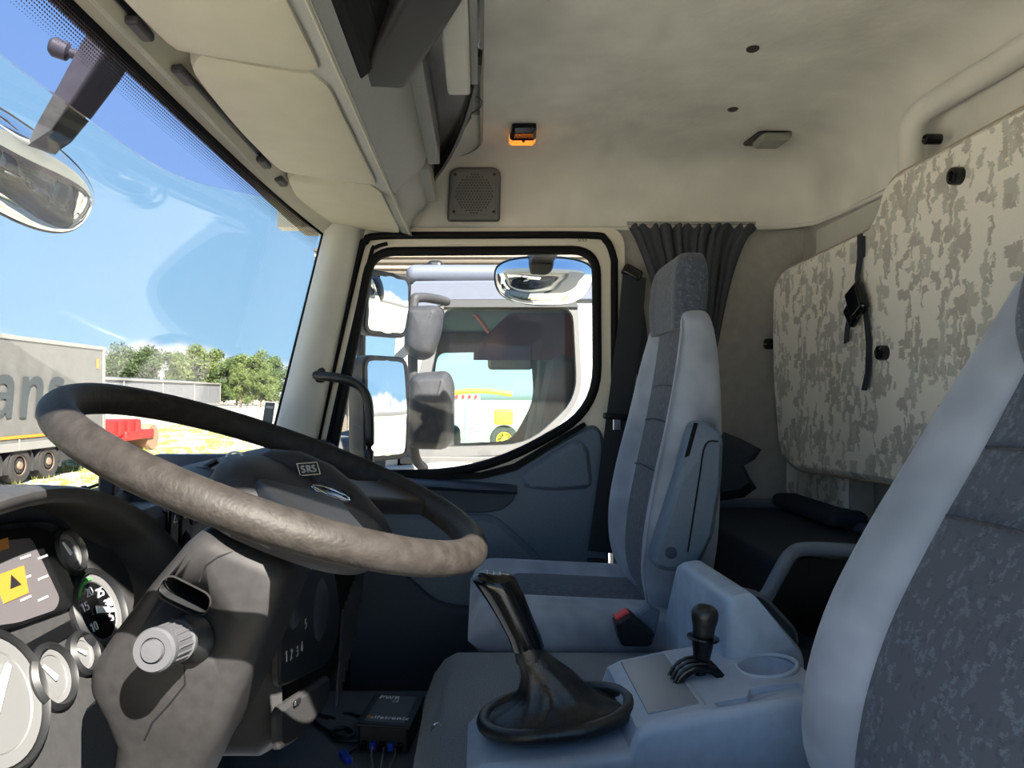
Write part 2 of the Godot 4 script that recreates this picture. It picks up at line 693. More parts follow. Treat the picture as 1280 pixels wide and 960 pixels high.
func cab_shell() -> void:
	# ceiling: fabric headliner curving down into the sides and the rear, under a painted roof skin
	var ce := structure("ceiling", c(1.2, 0.72, 0.4), "beige fabric headliner of the cab")
	var rows := []
	for l in [[0.0, 0.505], [0.004, 0.56], [0.018, 0.615], [0.045, 0.66], [0.085, 0.69], [0.14, 0.708], [0.24, 0.716], [0.6, 0.722]]:
		rows.append(plan_ring(l[0], l[1], -0.50))
	part(ce, "headliner", loft_mesh(rows, 60.0, true, false), M.headliner)
	part(ce, "headliner_centre", finish(rbox_at(c(0.7, 0.7215, -0.50), c(1.70, 0.75, 0.45), 0.003, 1)), M.headliner)
	var skin := []
	for l in [[-0.06, 0.50], [-0.06, 0.66], [-0.03, 0.74], [0.06, 0.79], [0.5, 0.80]]:
		skin.append(plan_ring(l[0], l[1], -0.545))
	var rt := loft(skin, true, false)
	fan(rt, skin[-1], true)
	part(ce, "roof_skin", finish(rt, 50.0), M.white_paint)
	part(ce, "hem", finish(tube(smooth_line([c(2.232, 0.508, -0.2), c(2.232, 0.508, 0.5), c(2.23, 0.508, 0.83), c(2.18, 0.506, 0.95), c(2.05, 0.50, 0.982), c(1.5, 0.49, 0.982), c(1.0, 0.485, 0.982)], 5), 0.006, 8)), M.headliner)
	# pressed channel in the rear of the headliner
	part(ce, "pressed_ridge", finish(tube(smooth_line([at(1300, 44, 1.24), at(1235, 84, 1.36), at(1180, 116, 1.47), at(1147, 138, 1.55), at(1133, 160, 1.585), at(1131, 200, 1.60), at(1131, 235, 1.61)], 5), 0.026, 10, false, 1.0, Vector3(0.02, 0.02, 1.0))), M.headliner).position += Vector3(0, 0, 0.013)
	# rear wall
	var wr := structure("wall_rear", c(1.2, -0.75, 1.0))
	slab_box("lining", c(0.16, -0.75, 0.986), c(2.28, 0.56, 1.04), M.side_trim, wr)
	part(wr, "corner_pad", finish(rbox_at(c(1.50, 0.30, 0.955), c(2.10, 0.475, 0.99), 0.012)), M.pillar_grey)
	# right side behind the door
	var wl := structure("wall_right", c(2.24, -0.75, 0.7))
	slab_box("lining", c(2.245, -1.05, 0.405), c(2.30, 0.56, 1.04), M.side_trim, wl)
	slab_box("header", c(2.245, 0.515, -0.62), c(2.30, 0.60, 0.42), M.white_paint, wl)
	slab_box("kick_side", c(2.245, -1.05, -1.0), c(2.30, -0.18, -0.52), M.door_dark, wl)
	# left side: door open, so only the frame round it
	var wf := structure("wall_left", c(0.16, -0.75, 0.8))
	slab_box("lining", c(0.10, -1.05, 0.50), c(0.165, 0.56, 1.04), M.side_trim, wf)
	slab_box("kick_side", c(0.10, -0.80, -1.0), c(0.165, -0.20, -0.80), M.door_dark, wf)
	slab_box("sill", c(0.10, -1.05, -0.95), c(0.165, -0.76, 0.5), M.white_paint, wf)
	slab_box("front_pillar", c(0.10, -0.76, -0.85), c(0.18, 0.0, -0.66), M.pillar_grey, wf)
	part(wf, "slanted_pillar", finish(tube([c(0.16, -0.02, -0.74), c(0.19, 0.56, -0.56)], 0.045, 10)), M.pillar_grey)
	slab_box("door_header", c(0.10, 0.50, -0.62), c(0.18, 0.62, 0.55), M.white_paint, wf)
	var fr := structure("wall_front", c(1.2, -0.75, -0.95))
	slab_box("firewall", c(0.10, -1.05, -1.0), c(2.30, -0.24, -0.94), M.door_dark, fr)
	# floor with a step well along the passenger door
	var fl := structure("floor", c(1.2, -0.75, 0.0))
	slab_box("pan", c(0.14, -0.80, -0.95), c(1.88, -0.752, 1.0), M.mat_dark, fl)
	slab_box("step_well", c(1.84, -1.08, -0.95), c(2.26, -1.03, 1.0), M.door_dark, fl)
	slab_box("step_riser", c(1.845, -1.04, -0.95), c(1.88, -0.78, 1.0), M.door_dark, fl)
	slab_box("rubber_mat", c(0.95, -0.752, -0.72), c(1.83, -0.742, 0.30), M.mat_dark, fl)
	slab_box("added_dark_mat", c(0.18, -0.752, -0.92), c(0.86, -0.738, 0.20), M.rubber, fl)  # black sheet added to darken the sunlit floor on the driver side
	for k in 4:
		for j in [0, 1]:
			var a := at(437 - 8 * (k % 2) + j * 0 - (42 if j == 1 else 0), 884 + k * 9 + (4 if k > 1 else 0), 1.72)
			a.y = c(0, -0.742, 0).y
			part(fl, "mat_rib", finish(tube([a, a + Vector3(-0.03, 0, 0.05)], 0.0035, 6)), M.mat_dark)
	# pillar beside the windshield, passenger side
	var tr := structure("trim_1", c(2.15, 0.1, -0.5))
	var secs := []
	for k in 9:
		var t := k / 8.0
		var g := at(lerpf(410, 322, t), lerpf(284, 640, t), 2.21)
		var h := at(lerpf(458, 384, t), lerpf(284, 640, t), 2.225)
		var dz := h.z - g.z
		secs.append(smooth_line([g, g + Vector3(-0.05, 0, dz * 0.05), g + Vector3(-0.085, 0, dz * 0.40), g + Vector3(-0.06, 0, dz * 0.85), h, h + Vector3(0.05, 0, 0), g + Vector3(0.05, 0, 0.01)], 3, true))
	part(tr, "pillar_cover", loft_mesh(secs, 50.0), M.pillar_grey)
	# trim along the windshield's upper edge
	var hd := structure("trim_2", c(1.2, 0.52, -0.5))
	var hr := []
	for k in 21:
		var d := lerpf(0.17, 2.22, k / 20.0)
		var x := d - 1.2
		var zf := glass_z(d, top_y(d))
		var y := top_y(d)
		hr.append(smooth_line([c(d, y - 0.004, zf + 0.002), c(d, y - 0.012, zf + 0.022), c(d, y + 0.0, zf + 0.05), c(d, y + 0.018, zf + 0.075), c(d, y + 0.026, minf(zf + 0.12, -0.42)), c(d, y + 0.06, minf(zf + 0.12, -0.42)), c(d, y + 0.06, zf + 0.01)], 3, true))
	part(hd, "header_cover", loft_mesh(hr, 50.0), M.panel_grey)


func top_y(d: float) -> float:
	var x := d - 1.2
	return 0.525 - 0.03 * x * x


func glass_z(d: float, y: float) -> float:
	var x := d - 1.2
	return -0.535 + 0.07 * pow(absf(x), 2.4) - 0.25 * (0.52 - y)


func passenger_door() -> void:
	var dr := structure("door_1", c(2.22, -1.0, -0.1), "passenger door with fixed window frame")
	var X := across(2.21)
	var rad := [0.01, 0.07, 0.075, 0.13, 0.20]
	var win := round_poly(outline([[410, 594], [464, 314], [746, 312], [747, 512], [604, 592]], 2.2), rad, 7)
	var fr := round_poly(outline([[372, 640], [440, 284], [782, 283], [782, 600], [640, 660]], 2.2), [0.01, 0.06, 0.06, 0.05, 0.1], 7)
	part(dr, "window_frame", finish(hoop(fr, win, across(2.25), 0.035), 40.0), M.white_paint)
	var seal := []
	for v in win:
		seal.append(Vector3(2.208 - 1.2, v.y, v.x))
	part(dr, "window_seal", finish(tube(seal, 0.014, 10, true, 1.0, Vector3.RIGHT), 60.0), M.rubber)
	var ap := []
	for v in smooth_line(outline([[376, 640], [418, 450], [449, 318], [457, 302], [475, 295], [600, 294], [735, 294], [757, 300], [767, 322], [768, 350], [768, 520], [766, 660]], 2.2), 4):
		ap.append(Vector3(2.20 - 1.2, v.y, v.x))
	part(dr, "body_seal", finish(tube(ap, 0.011, 10, false, 1.0, Vector3.RIGHT), 60.0), M.rubber)
	var ap2 := []
	for v in smooth_line(outline([[390, 640], [432, 450], [462, 322], [469, 309], [484, 304]], 2.2), 4):
		ap2.append(Vector3(2.205 - 1.2, v.y, v.x))
	part(dr, "door_seal", finish(tube(ap2, 0.006, 8, false, 1.0, Vector3.RIGHT), 60.0), M.rubber)
	part(dr, "window_glass", finish(slab(inset(win, -0.004), across(2.232), 0.004)), M.door_glass)
	# trim panels
	var low := outline([[372, 602], [470, 598], [598, 596], [642, 586], [726, 536], [744, 530], [754, 542], [758, 580], [762, 720], [764, 960], [330, 960]], 2.2)
	part(dr, "lower_trim", finish(slab(round_poly(low, 0.03, 4), across(2.235), 0.035, 0.010), 30.0), M.door_trim)
	var sill := outline([[372, 597], [480, 593], [600, 591], [642, 580], [730, 528], [733, 532], [646, 587], [602, 598], [480, 600], [372, 604]], 2.2)
	part(dr, "window_ledge", finish(slab(sill, across(2.22), 0.03), 30.0), M.rubber)
	var facet := outline([[655, 588], [722, 547], [738, 560], [744, 612], [690, 616], [652, 611]], 2.17)
	part(dr, "corner_pad", finish(slab(round_poly(facet, 0.03, 4), across(2.205), 0.016, 0.012), 50.0), M.door_trim)
	# arm ledge with the dark scoop beneath it
	var led := []
	for k in 10:
		var t := k / 9.0
		var a := at(lerpf(470, 648, t), lerpf(603, 615, t), 2.12)
		var w := 0.055 * (1.0 - pow(t, 6.0) * 0.75)
		led.append(smooth_line([a + Vector3(0.09, 0.012, 0), a + Vector3(0.085 - w, 0.004, 0), a + Vector3(0.08 - w, -0.008, 0), a + Vector3(0.09, -0.02, 0)], 3, true))
	part(dr, "arm_ledge", loft_mesh(led, 50.0), M.door_dark)
	var sc := outline([[490, 612], [646, 616], [644, 628], [628, 641], [600, 645], [560, 643], [500, 632]], 2.16)
	part(dr, "pull_scoop", finish(slab(round_poly(sc, 0.02, 3), across(2.203), 0.006, 0.004), 30.0), M.door_dark)
	var pk := outline([[440, 640], [560, 647], [618, 647], [660, 684], [706, 740], [720, 900], [440, 900]], 2.14)
	part(dr, "map_pocket", finish(slab(round_poly(pk, 0.04, 4), across(2.204), 0.035, 0.016), 40.0), M.door_trim)
	var kick := outline([[430, 700], [500, 722], [545, 764], [600, 770], [720, 768], [720, 960], [430, 960]], 2.08)
	part(dr, "kick_panel", finish(slab(round_poly(kick, 0.05, 4), across(2.17), 0.05, 0.012), 40.0), M.door_dark)
	letters(dr, "stamp", "U53", 0.016, Transform3D(Basis(Vector3(0, 0, 1), Vector3.UP, Vector3(-1, 0, 0)), at(728, 299.5, 2.2)), M.black_plastic)
	# grab handle on the pillar
	var g := thing("grab_handle", "black grab handle bent like a hook on the pillar by the mirrors", "handle", at(460, 590, 2.13))
	part(g, "bar", finish(tube(smooth_line([at(388, 468, 2.17), at(402, 470, 2.12), at(425, 473, 2.10), at(447, 481, 2.10), at(459, 498, 2.10), at(462, 530, 2.10), at(461, 575, 2.10), at(455, 640, 2.12)], 5), 0.0135, 12), 60.0), M.black_plastic)
	part(g, "foot", finish(rbox(Vector3(0.03, 0.045, 0.05), 0.01, Transform3D(Basis(), at(396, 469, 2.15)))), M.black_plastic)


func windshield() -> void:
	var w := structure("window_1", c(1.2, -0.2, -0.75), "laminated windshield with a tinted band along its top")
	var low := []
	var band := []
	for k in 41:
		var d := lerpf(0.17, 2.215, k / 40.0)
		var yt := top_y(d)
		var yb := minf(yt - 0.012, 0.40 + 0.115 * smoothstep(1.2, 2.1, d) + 0.0)
		var col := []
		for j in 9:
			var y := lerpf(-0.26, yb, j / 8.0)
			col.append(c(d, y, glass_z(d, y)))
		low.append(col)
		var b := []
		for j in 5:
			var y := lerpf(yb, yt, j / 4.0)
			b.append(c(d, y, glass_z(d, y)))
		band.append(b)
	part(w, "pane", finish(sheet(low, Vector3(0, 0, -0.004)), 50.0), M.windshield_glass)
	part(w, "tint_band", finish(sheet(band, Vector3(0, 0, -0.004)), 50.0), M.tint_glass, "violet tinted sun band of the windshield")
	# printed black edge and the rows of dots below it
	var edge := []
	for k in 41:
		var d := lerpf(0.17, 2.22, k / 40.0)
		var y := top_y(d)
		edge.append([c(d, y - 0.014, glass_z(d, y - 0.014) + 0.0015), c(d, y + 0.01, glass_z(d, y + 0.01) + 0.0015)])
	part(w, "black_edge", finish(sheet(edge, Vector3(0, 0, -0.001)), 50.0), M.rubber)
	var dot := finish(slab(round_poly([Vector2(-1, -1), Vector2(1, -1), Vector2(1, 1), Vector2(-1, 1)], 0.7, 2), Transform3D(Basis(), Vector3.ZERO), 0.3))
	var mm := MultiMesh.new()
	mm.transform_format = MultiMesh.TRANSFORM_3D
	mm.mesh = dot
	var xf := []
	for r in 11:
		var k := 0
		var dd := 0.45 + (0.0028 if r % 2 else 0.0)
		while dd < 2.18:
			var y := top_y(dd) - 0.0165 - r * 0.0048
			var s := 0.0021 * (1.0 - r * 0.08)
			xf.append(Transform3D(Basis().scaled(Vector3(s, s, 0.002)), c(dd, y, glass_z(dd, y) + 0.001)))
			dd += 0.0056
	mm.instance_count = xf.size()
	for i in xf.size():
		mm.set_instance_transform(i, xf[i])
	var mi := MultiMeshInstance3D.new()
	mi.name = "dot_print"
	mi.multimesh = mm
	mi.material_override = M.rubber
	mi.set_meta("kind", "stuff")
	w.add_child(mi)
	mi.position = -w.position
	part(w, "side_seal", finish(tube([c(2.213, 0.52, glass_z(2.213, 0.52)), c(2.213, 0.1, glass_z(2.213, 0.1)), c(2.213, -0.3, glass_z(2.213, -0.3))], 0.006, 8)), M.rubber)


func overhead() -> void:
	# padded flaps along the header
	var grp := "header flaps under the overhead shelf"
	var lab := ["grey padded header flap nearest the driver, above the front mirror bracket", "grey padded header flap in the middle of the row over the windshield", "grey padded header flap at the passenger door pillar"]
	var span := [[0.52, 1.108], [1.118, 1.695], [1.705, 2.19]]
	for i in 3:
		var s: Array = span[i]
		var f := thing("header_flap", lab[i], "flap", c((s[0] + s[1]) * 0.5, 0.49, -0.33), grp)
		var rows := []
		for k in 25:
			var t := k / 24.0
			var d := lerpf(s[0], s[1], t)
			var e := 1.0 - pow(absf(t * 2.0 - 1.0), 22.0)
			var zf := -0.452 - 0.012 * sin(t * PI) - (0.025 * t if i == 2 else 0.0) + 0.025 * (1.0 - e)
			var ztr := -0.230 - 0.022 * (1.0 - e)
			var yb := 0.482
			var sec := []
			var h := 0.030 * (0.55 + 0.45 * e)
			for q in [[0.0, -0.2, 0.018], [0.02, -0.85, 0.006], [0.07, -1.0, 0.0], [0.5, -1.12, 0.0], [0.93, -1.0, 0.0], [0.985, -0.8, 0.0], [1.0, 0.0, 0.0], [0.97, 0.9, 0.0], [0.5, 1.0, 0.0], [0.03, 0.9, 0.0]]:
				var z := lerpf(ztr, zf, q[0])
				var y: float = yb + 0.018 + 0.030 * q[0] + q[1] * h * 0.75 + q[2]
				sec.append(c(d, y, z))
			rows.append(smooth_line(sec, 3, true))
		part(f, "pad", loft_mesh(rows, 50.0), M.panel_grey)
		for hx in [0.10, 0.86]:
			var d := lerpf(s[0], s[1], hx)
			part(f, "hinge", finish(rbox(Vector3(0.055, 0.014, 0.020), 0.005, Transform3D(Basis(), c(d, 0.512, -0.474)))), M.fascia_dark)
		part(f, "hinge_rod", finish(tube([c(s[0] + 0.05, 0.522, -0.476), c(s[1] - 0.05, 0.522, -0.476)], 0.0055, 8)), M.black_plastic)
	# shelf unit over the windshield
	var o := thing("overhead_shelf", "grey plastic overhead shelf unit spanning the cab above the windshield", "shelf", c(1.2, 0.5, -0.15))
	part(o, "gap_strip", finish(rbox_at(c(0.2, 0.497, -0.246), c(2.19, 0.54, -0.206), 0.004)), M.rubber)
	var fas := func(d0: float, d1: float, push: float, round_end: float) -> ArrayMesh:
		var rows := []
		for k in 33:
			var t := k / 32.0
			var d := lerpf(d0, d1, t)
			var e := 0.0 if d < d1 - round_end else 1.0 - sqrt(maxf(0.0, 1.0 - pow((d - d1 + round_end) / round_end, 2.0)))
			var z := -push - e * 0.05
			rows.append(smooth_line([c(d, 0.478, -0.211), c(d, 0.480, -0.204), c(d, 0.500, -0.182 + z * 0.6), c(d, 0.524, -0.152 + z), c(d, 0.543, -0.134 + z), c(d, 0.566, -0.126 + z), c(d, 0.60, -0.120 + z), c(d, 0.64, -0.116 + z), c(d, 0.64, -0.30), c(d, 0.52, -0.30)], 3, true))
		return loft_mesh(rows, 40.0)
	part(o, "fascia", fas.call(0.22, 1.79, 0.0, 0.06), M.fascia_grey)
	part(o, "end_fascia", fas.call(1.74, 2.185, 0.022, 0.10), M.fascia_grey)
	part(o, "painted_highlight", finish(tube([c(0.25, 0.4765, -0.209), c(1.2, 0.4765, -0.209), c(2.17, 0.4765, -0.209)], 0.0026, 8)), M.panel_grey)  # pale tube along the fascia lip, its highlight put into the colour
	# strips behind the groove
	part(o, "shelf_strip", finish(rbox_at(c(1.18, 0.566, -0.128), c(1.80, 0.70, -0.098), 0.004)), M.fascia_grey)
	part(o, "shelf_strip", finish(rbox_at(c(1.80, 0.553, -0.160), c(2.10, 0.70, -0.125), 0.004)), M.fascia_grey)
	part(o, "shelf_floor", finish(slab([Vector2(1.0, -0.13), Vector2(2.17, -0.17), Vector2(2.08, -0.145), Vector2(1.9, -0.075), Vector2(1.66, -0.02), Vector2(1.4, 0.0), Vector2(1.0, 0.0)], Transform3D(Basis(Vector3(1, 0, 0), Vector3(0, 0, 1), Vector3(0, -1, 0)), Vector3(-1.2, 3.035, 0)), 0.008)), M.gloss_black)
	var lip := []
	for p in smooth_line([Vector3(1.36, 0.612, -0.001), Vector3(1.45, 0.608, -0.008), Vector3(1.60, 0.604, -0.028), Vector3(1.75, 0.60, -0.055), Vector3(1.90, 0.596, -0.09), Vector3(2.03, 0.59, -0.13), Vector3(2.12, 0.58, -0.165)], 5):
		lip.append([c(p.x, p.y, p.z - 0.004), c(p.x, p.y, p.z + 0.004), c(p.x, p.y + 0.028, p.z + 0.006), c(p.x, p.y + 0.028, p.z - 0.004)])
	part(o, "shelf_lip", loft_mesh(lip, 30.0), M.black_plastic)
	part(o, "pocket_panel", finish(rbox_at(c(0.3, 0.575, -0.062), c(1.41, 0.64, -0.018), 0.006)), M.pillar_grey)
	part(o, "pocket_rail", finish(rbox_at(c(0.3, 0.60, -0.018), c(1.42, 0.66, -0.004), 0.003)), M.fascia_grey)
	part(o, "ceiling_plate", finish(slab(round_poly([Vector2(0.3, -0.32), Vector2(2.20, -0.32), Vector2(2.18, -0.13), Vector2(2.13, -0.03), Vector2(2.06, 0.008), Vector2(0.3, 0.008)], [0.01, 0.01, 0.03, 0.03, 0.03, 0.01], 3), Transform3D(Basis(Vector3(1, 0, 0), Vector3(0, 0, 1), Vector3(0, -1, 0)), Vector3(-1.2, 3.118, 0)), 0.022, 0.008)), M.fascia_grey)
	part(o, "loop", finish(tube(smooth_line([c(1.585, 0.632, -0.022), c(1.575, 0.640, -0.008), c(1.60, 0.640, 0.004), c(1.63, 0.635, -0.004), c(1.64, 0.628, -0.024)], 4), 0.0016, 6)), M.black_plastic)
	# dark pod sweeping towards the driver
	var pod := []
	for k in 13:
		var t := k / 12.0
		var pc: Vector3 = smooth_line([Vector3(1.205, 0.500, -0.163), Vector3(1.08, 0.512, -0.105), Vector3(0.95, 0.528, -0.048), Vector3(0.80, 0.54, 0.0), Vector3(0.6, 0.545, 0.03), Vector3(0.35, 0.545, 0.04)], 12)[mini(k * 5, 60)]
		var w := 0.044
		var sec := []
		for v in round_poly([Vector2(-w, 0), Vector2(w, 0.012), Vector2(w, 0.13), Vector2(-w, 0.13)], 0.012, 3):
			sec.append(c(pc.x + v.x * 0.45, pc.y + v.y, pc.z + v.x * 0.9))
		pod.append(sec)
	part(o, "pod", loft_mesh(pod, 40.0), M.fascia_dark, "dark swept pod under the shelf")
	var vent := part(o, "vent_frame", finish(rbox(Vector3(0.34, 0.006, 0.075), 0.003, Transform3D(Basis(Vector3.RIGHT, -0.68), c(0.98, 0.520, -0.158)))), M.rubber)
	for k in 3:
		part(vent, "vane", finish(rbox(Vector3(0.32, 0.004, 0.012), 0.0015, Transform3D(Basis(Vector3.RIGHT, -0.3), c(0.98, 0.506 + 0.018 * k, -0.172 + 0.02 * k)))), M.rubber)


# ---------------------------------------------------------------- dashboard and steering
func facing(z: float) -> Transform3D:      # frame for outlines given as (distance across, height), thick towards the rear
	return Transform3D(Basis(), Vector3(-1.2, 2.4, z))


const PLATE_N := Vector3(0, 0.3714, 0.9285)


func on_plate(u: float, v: float) -> Vector3:      # where a picture point meets the sloping instrument plate
	var d := -0.51 * 920.0 / ((u - 600.0) - 0.4 * (v - 495.0))
	return at(u, v, d)


func plate_frame(p: Vector3, roll := 0.0) -> Transform3D:
	var ey := Vector3(0, 0.9285, -0.3714)
	return Transform3D(Basis(Vector3.RIGHT, ey, PLATE_N).rotated(PLATE_N, roll), p)


func dashboard() -> void:
	var o := thing("dashboard", "dark grey moulded dashboard below the windshield", "dashboard", c(1.2, -0.6, -0.6))
	var rows := []
	for k in 21:
		var d := lerpf(1.0, 2.19, k / 20.0)
		var b := 0.012 * sin((d - 1.0) * 3.0)
		rows.append(smooth_line([c(d, -0.25, -0.80), c(d, -0.19, -0.72), c(d, -0.15, -0.62), c(d, -0.128 + b * 0.3, -0.52), c(d, -0.135, -0.45), c(d, -0.165, -0.41 + b), c(d, -0.25, -0.37 + b), c(d, -0.40, -0.36 + b), c(d, -0.50, -0.42), c(d, -0.55, -0.55), c(d, -0.58, -0.93), c(d, -0.30, -0.93)], 3, true))
	part(o, "passenger_section", loft_mesh(rows, 50.0), M.dash_plastic)
	rows = []
	for k in 15:
		var d := lerpf(0.19, 1.01, k / 14.0)
		var up := 0.030 * exp(-pow((d - 0.66) / 0.22, 2.0))
		rows.append(smooth_line([c(d, -0.26, -0.80), c(d, -0.19, -0.73), c(d, -0.155 + up * 0.4, -0.63), c(d, -0.135 + up, -0.53), c(d, -0.138 + up, -0.475), c(d, -0.20, -0.48), c(d, -0.33, -0.50), c(d, -0.46, -0.58), c(d, -0.56, -0.66), c(d, -0.58, -0.93), c(d, -0.30, -0.93)], 3, true))
	part(o, "driver_section", loft_mesh(rows, 50.0), M.dash_plastic)
	# hood over the instruments
	var path := smooth_line([Vector2(0.36, -0.30), Vector2(0.385, -0.22), Vector2(0.43, -0.155), Vector2(0.53, -0.114), Vector2(0.66, -0.100), Vector2(0.77, -0.114), Vector2(0.86, -0.158), Vector2(0.91, -0.215), Vector2(0.935, -0.29)], 5)
	rows = []
	for i in path.size():
		var p: Vector2 = path[i]
		var tg: Vector2 = (path[mini(i + 1, path.size() - 1)] - path[maxi(i - 1, 0)]).normalized()
		var n := Vector2(-tg.y, tg.x)
		var zl := -0.402 - 0.32 * (p.y + 0.12)
		var q := p + n * 0.016
		var r := p + n * 0.010
		rows.append(smooth_line([c(p.x, p.y, zl), c(r.x, r.y, zl + 0.008), c(q.x, q.y, zl - 0.002), c(q.x, q.y, zl - 0.07), c(p.x, p.y, zl - 0.085), c(p.x, p.y, zl - 0.03)], 2, true))
	part(o, "instrument_hood", loft_mesh(rows, 50.0), M.dash_mid)
	# switch fascia between the hood and the centre stack
	var fx := round_poly([Vector2(0.90, -0.140), Vector2(1.22, -0.150), Vector2(1.24, -0.40), Vector2(0.93, -0.40), Vector2(0.93, -0.25), Vector2(0.905, -0.20)], 0.02, 4)
	part(o, "switch_fascia", finish(slab(fx, facing(-0.47), 0.065, 0.012), 40.0), M.dash_plastic)
	for k in 3:
		var sw := part(o, "rocker_switch", finish(rbox(Vector3(0.030, 0.052, 0.012), 0.004, Transform3D(Basis(Vector3.BACK, -0.05), c(0.962 + k * 0.036, -0.172, -0.405)))), M.gloss_black)
		part(sw, "switch_mark", finish(tube([c(0.957 + k * 0.036, -0.165, -0.3985), c(0.962 + k * 0.036, -0.156, -0.3985), c(0.967 + k * 0.036, -0.165, -0.3985), c(0.957 + k * 0.036, -0.165, -0.3985)], 0.0007, 5)), M.silver_plastic)
	# centre stack
	var st := round_poly([Vector2(0.955, -0.20), Vector2(1.82, -0.20), Vector2(1.72, -0.40), Vector2(1.66, -0.455), Vector2(1.47, -0.52), Vector2(1.28, -0.545), Vector2(1.17, -0.525), Vector2(1.04, -0.50), Vector2(0.965, -0.475), Vector2(0.95, -0.36)], 0.025, 5)
	part(o, "centre_stack", finish(slab(st, facing(-0.46), 0.195, 0.03), 50.0), M.dash_mid)
	var hv := round_poly([Vector2(0.965, -0.25), Vector2(1.25, -0.27), Vector2(1.335, -0.335), Vector2(1.365, -0.43), Vector2(1.27, -0.462), Vector2(1.0, -0.392), Vector2(0.945, -0.375)], [0.03, 0.08, 0.06, 0.05, 0.06, 0.05, 0.03], 5)
	var hp := part(o, "heater_panel", finish(slab(hv, facing(-0.268), 0.010, 0.004), 40.0), M.black_plastic)
	for q in [[1.19, -0.345, 0.046], [1.02, -0.30, 0.020]]:
		part(hp, "heater_knob", lathe_mesh(c(q[0], q[1], -0.260), Vector3(0, 0, 1), [Vector2(q[2] + 0.006, 0), Vector2(q[2], 0.004), Vector2(q[2] * 0.86, 0.007), Vector2(q[2] * 0.5, 0.008)], 24), M.dash_plastic)
	for q in [["1", 0.972, -0.344], ["2", 0.998, -0.350], ["3", 1.030, -0.357], ["4", 1.056, -0.360], ["5", 1.080, -0.334]]:
		letters(hp, "digit", q[0], 0.020, Transform3D(Basis(), c(q[1], q[2], -0.2555)), M.silver_plastic)
	var low := round_poly([Vector2(0.945, -0.402), Vector2(1.0, -0.415), Vector2(1.27, -0.480), Vector2(1.25, -0.520), Vector2(1.165, -0.512), Vector2(1.04, -0.488), Vector2(0.945, -0.457)], 0.02, 4)
	part(o, "lower_cover", finish(slab(low, facing(-0.268), 0.012, 0.006), 40.0), M.dash_mid)
	part(o, "cover_latch", finish(rbox(Vector3(0.03, 0.008, 0.004), 0.002, Transform3D(Basis(Vector3.BACK, -0.24), c(1.02, -0.424, -0.253)))), M.black_plastic)
	for k in 9:
		var a := Vector2(1.365 + k * 0.031, -0.575 + k * 0.0105)
		var b := Vector2(1.43 + k * 0.031, -0.415 + k * 0.006)
		if k > 6:
			a = a.lerp(b, 0.25)
		part(o, "vent_slat", finish(tube([c(a.x, a.y, -0.266), c(b.x, b.y, -0.266)], 0.0040, 6)), M.fascia_dark)
	# instrument cluster
	var u := thing("instrument_cluster", "instrument cluster with silver ringed dials and a display screen", "gauges", on_plate(40, 800))
	var pl := []
	for q in [[-75, 660], [60, 648], [150, 690], [172, 740], [150, 860], [104, 890], [104, 1010], [-80, 1010]]:
		var w := on_plate(q[0], q[1])
		var l := plate_frame(on_plate(40, 800)).affine_inverse() * w
		pl.append(Vector2(l.x, l.y))
	part(u, "plate", finish(slab(round_poly(pl, 0.02, 3), plate_frame(on_plate(40, 800) - PLATE_N * 0.012), 0.012, 0.003), 30.0), M.dash_mid)
	var dial := func(px: float, py: float, r: float, called: String, face: Material, needle: float) -> MeshInstance3D:
		var p := on_plate(px, py)
		var b := part(u, called, lathe_mesh(p, PLATE_N, [Vector2(r + 0.006, 0), Vector2(r + 0.006, 0.006), Vector2(r + 0.002, 0.010), Vector2(r, 0.006), Vector2(r * 0.99, 0.001)], 40), M.black_plastic)
		part(b, "silver_ring", lathe_mesh(p, PLATE_N, [Vector2(r * 0.99, 0.0015), Vector2(r * 0.97, 0.004), Vector2(r * 0.78, 0.0035), Vector2(r * 0.76, 0.0015)], 40), M.dial_silver)
		part(b, "dial_face", lathe_mesh(p, PLATE_N, [Vector2(r * 0.77, 0.001), Vector2(r * 0.76, 0.0024), Vector2(0.001, 0.0024)], 32), face)
		var f := plate_frame(p + PLATE_N * 0.0042, needle)
		part(b, "needle", finish(slab([Vector2(-r * 0.10, -r * 0.15), Vector2(r * 0.10, -r * 0.15), Vector2(r * 0.05, r * 0.62), Vector2(-r * 0.05, r * 0.62)], f, 0.0015)), M.print_white)
		return b
	var rev: MeshInstance3D = dial.call(120, 764, 0.041, "rev_counter", M.gloss_black, -1.9)
	for q in [["5", -2.2], ["10", 2.2], ["15", 1.1], ["20", 0.15], ["25", -0.75], ["30", -1.5]]:
		var p := on_plate(120, 764) + plate_frame(Vector3.ZERO, q[1]).basis.y * 0.0225
		letters(rev, "digits", q[0], 0.013, plate_frame(p + PLATE_N * 0.003), M.print_white)
	var arc := []
	for k in 9:
		var b := plate_frame(Vector3.ZERO, lerpf(0.9, -0.15, k / 8.0)).basis.y
		arc.append(on_plate(120, 764) + PLATE_N * 0.0042 + b * 0.0350)
	part(rev, "green_zone", finish(tube(arc, 0.0022, 6)), mat("green_mark", Color(0.28, 0.62, 0.30), 0.5))
	dial.call(-10, 878, 0.056, "speedometer", M.dial_silver, -0.9)
	dial.call(62, 847, 0.026, "fuel_gauge", M.dial_silver, 0.6)
	dial.call(100, 818, 0.017, "air_gauge", M.dial_silver, 0.9)
	dial.call(82, 692, 0.021, "temperature_gauge", M.dial_silver, 0.4)
	# display
	var dp := []
	var dw := []
	for q in [[-60, 672], [38, 660], [60, 668], [90, 748], [84, 762], [10, 788], [-40, 800]]:
		var l := plate_frame(on_plate(20, 720)).affine_inverse() * on_plate(q[0], q[1])
		dp.append(Vector2(l.x, l.y))
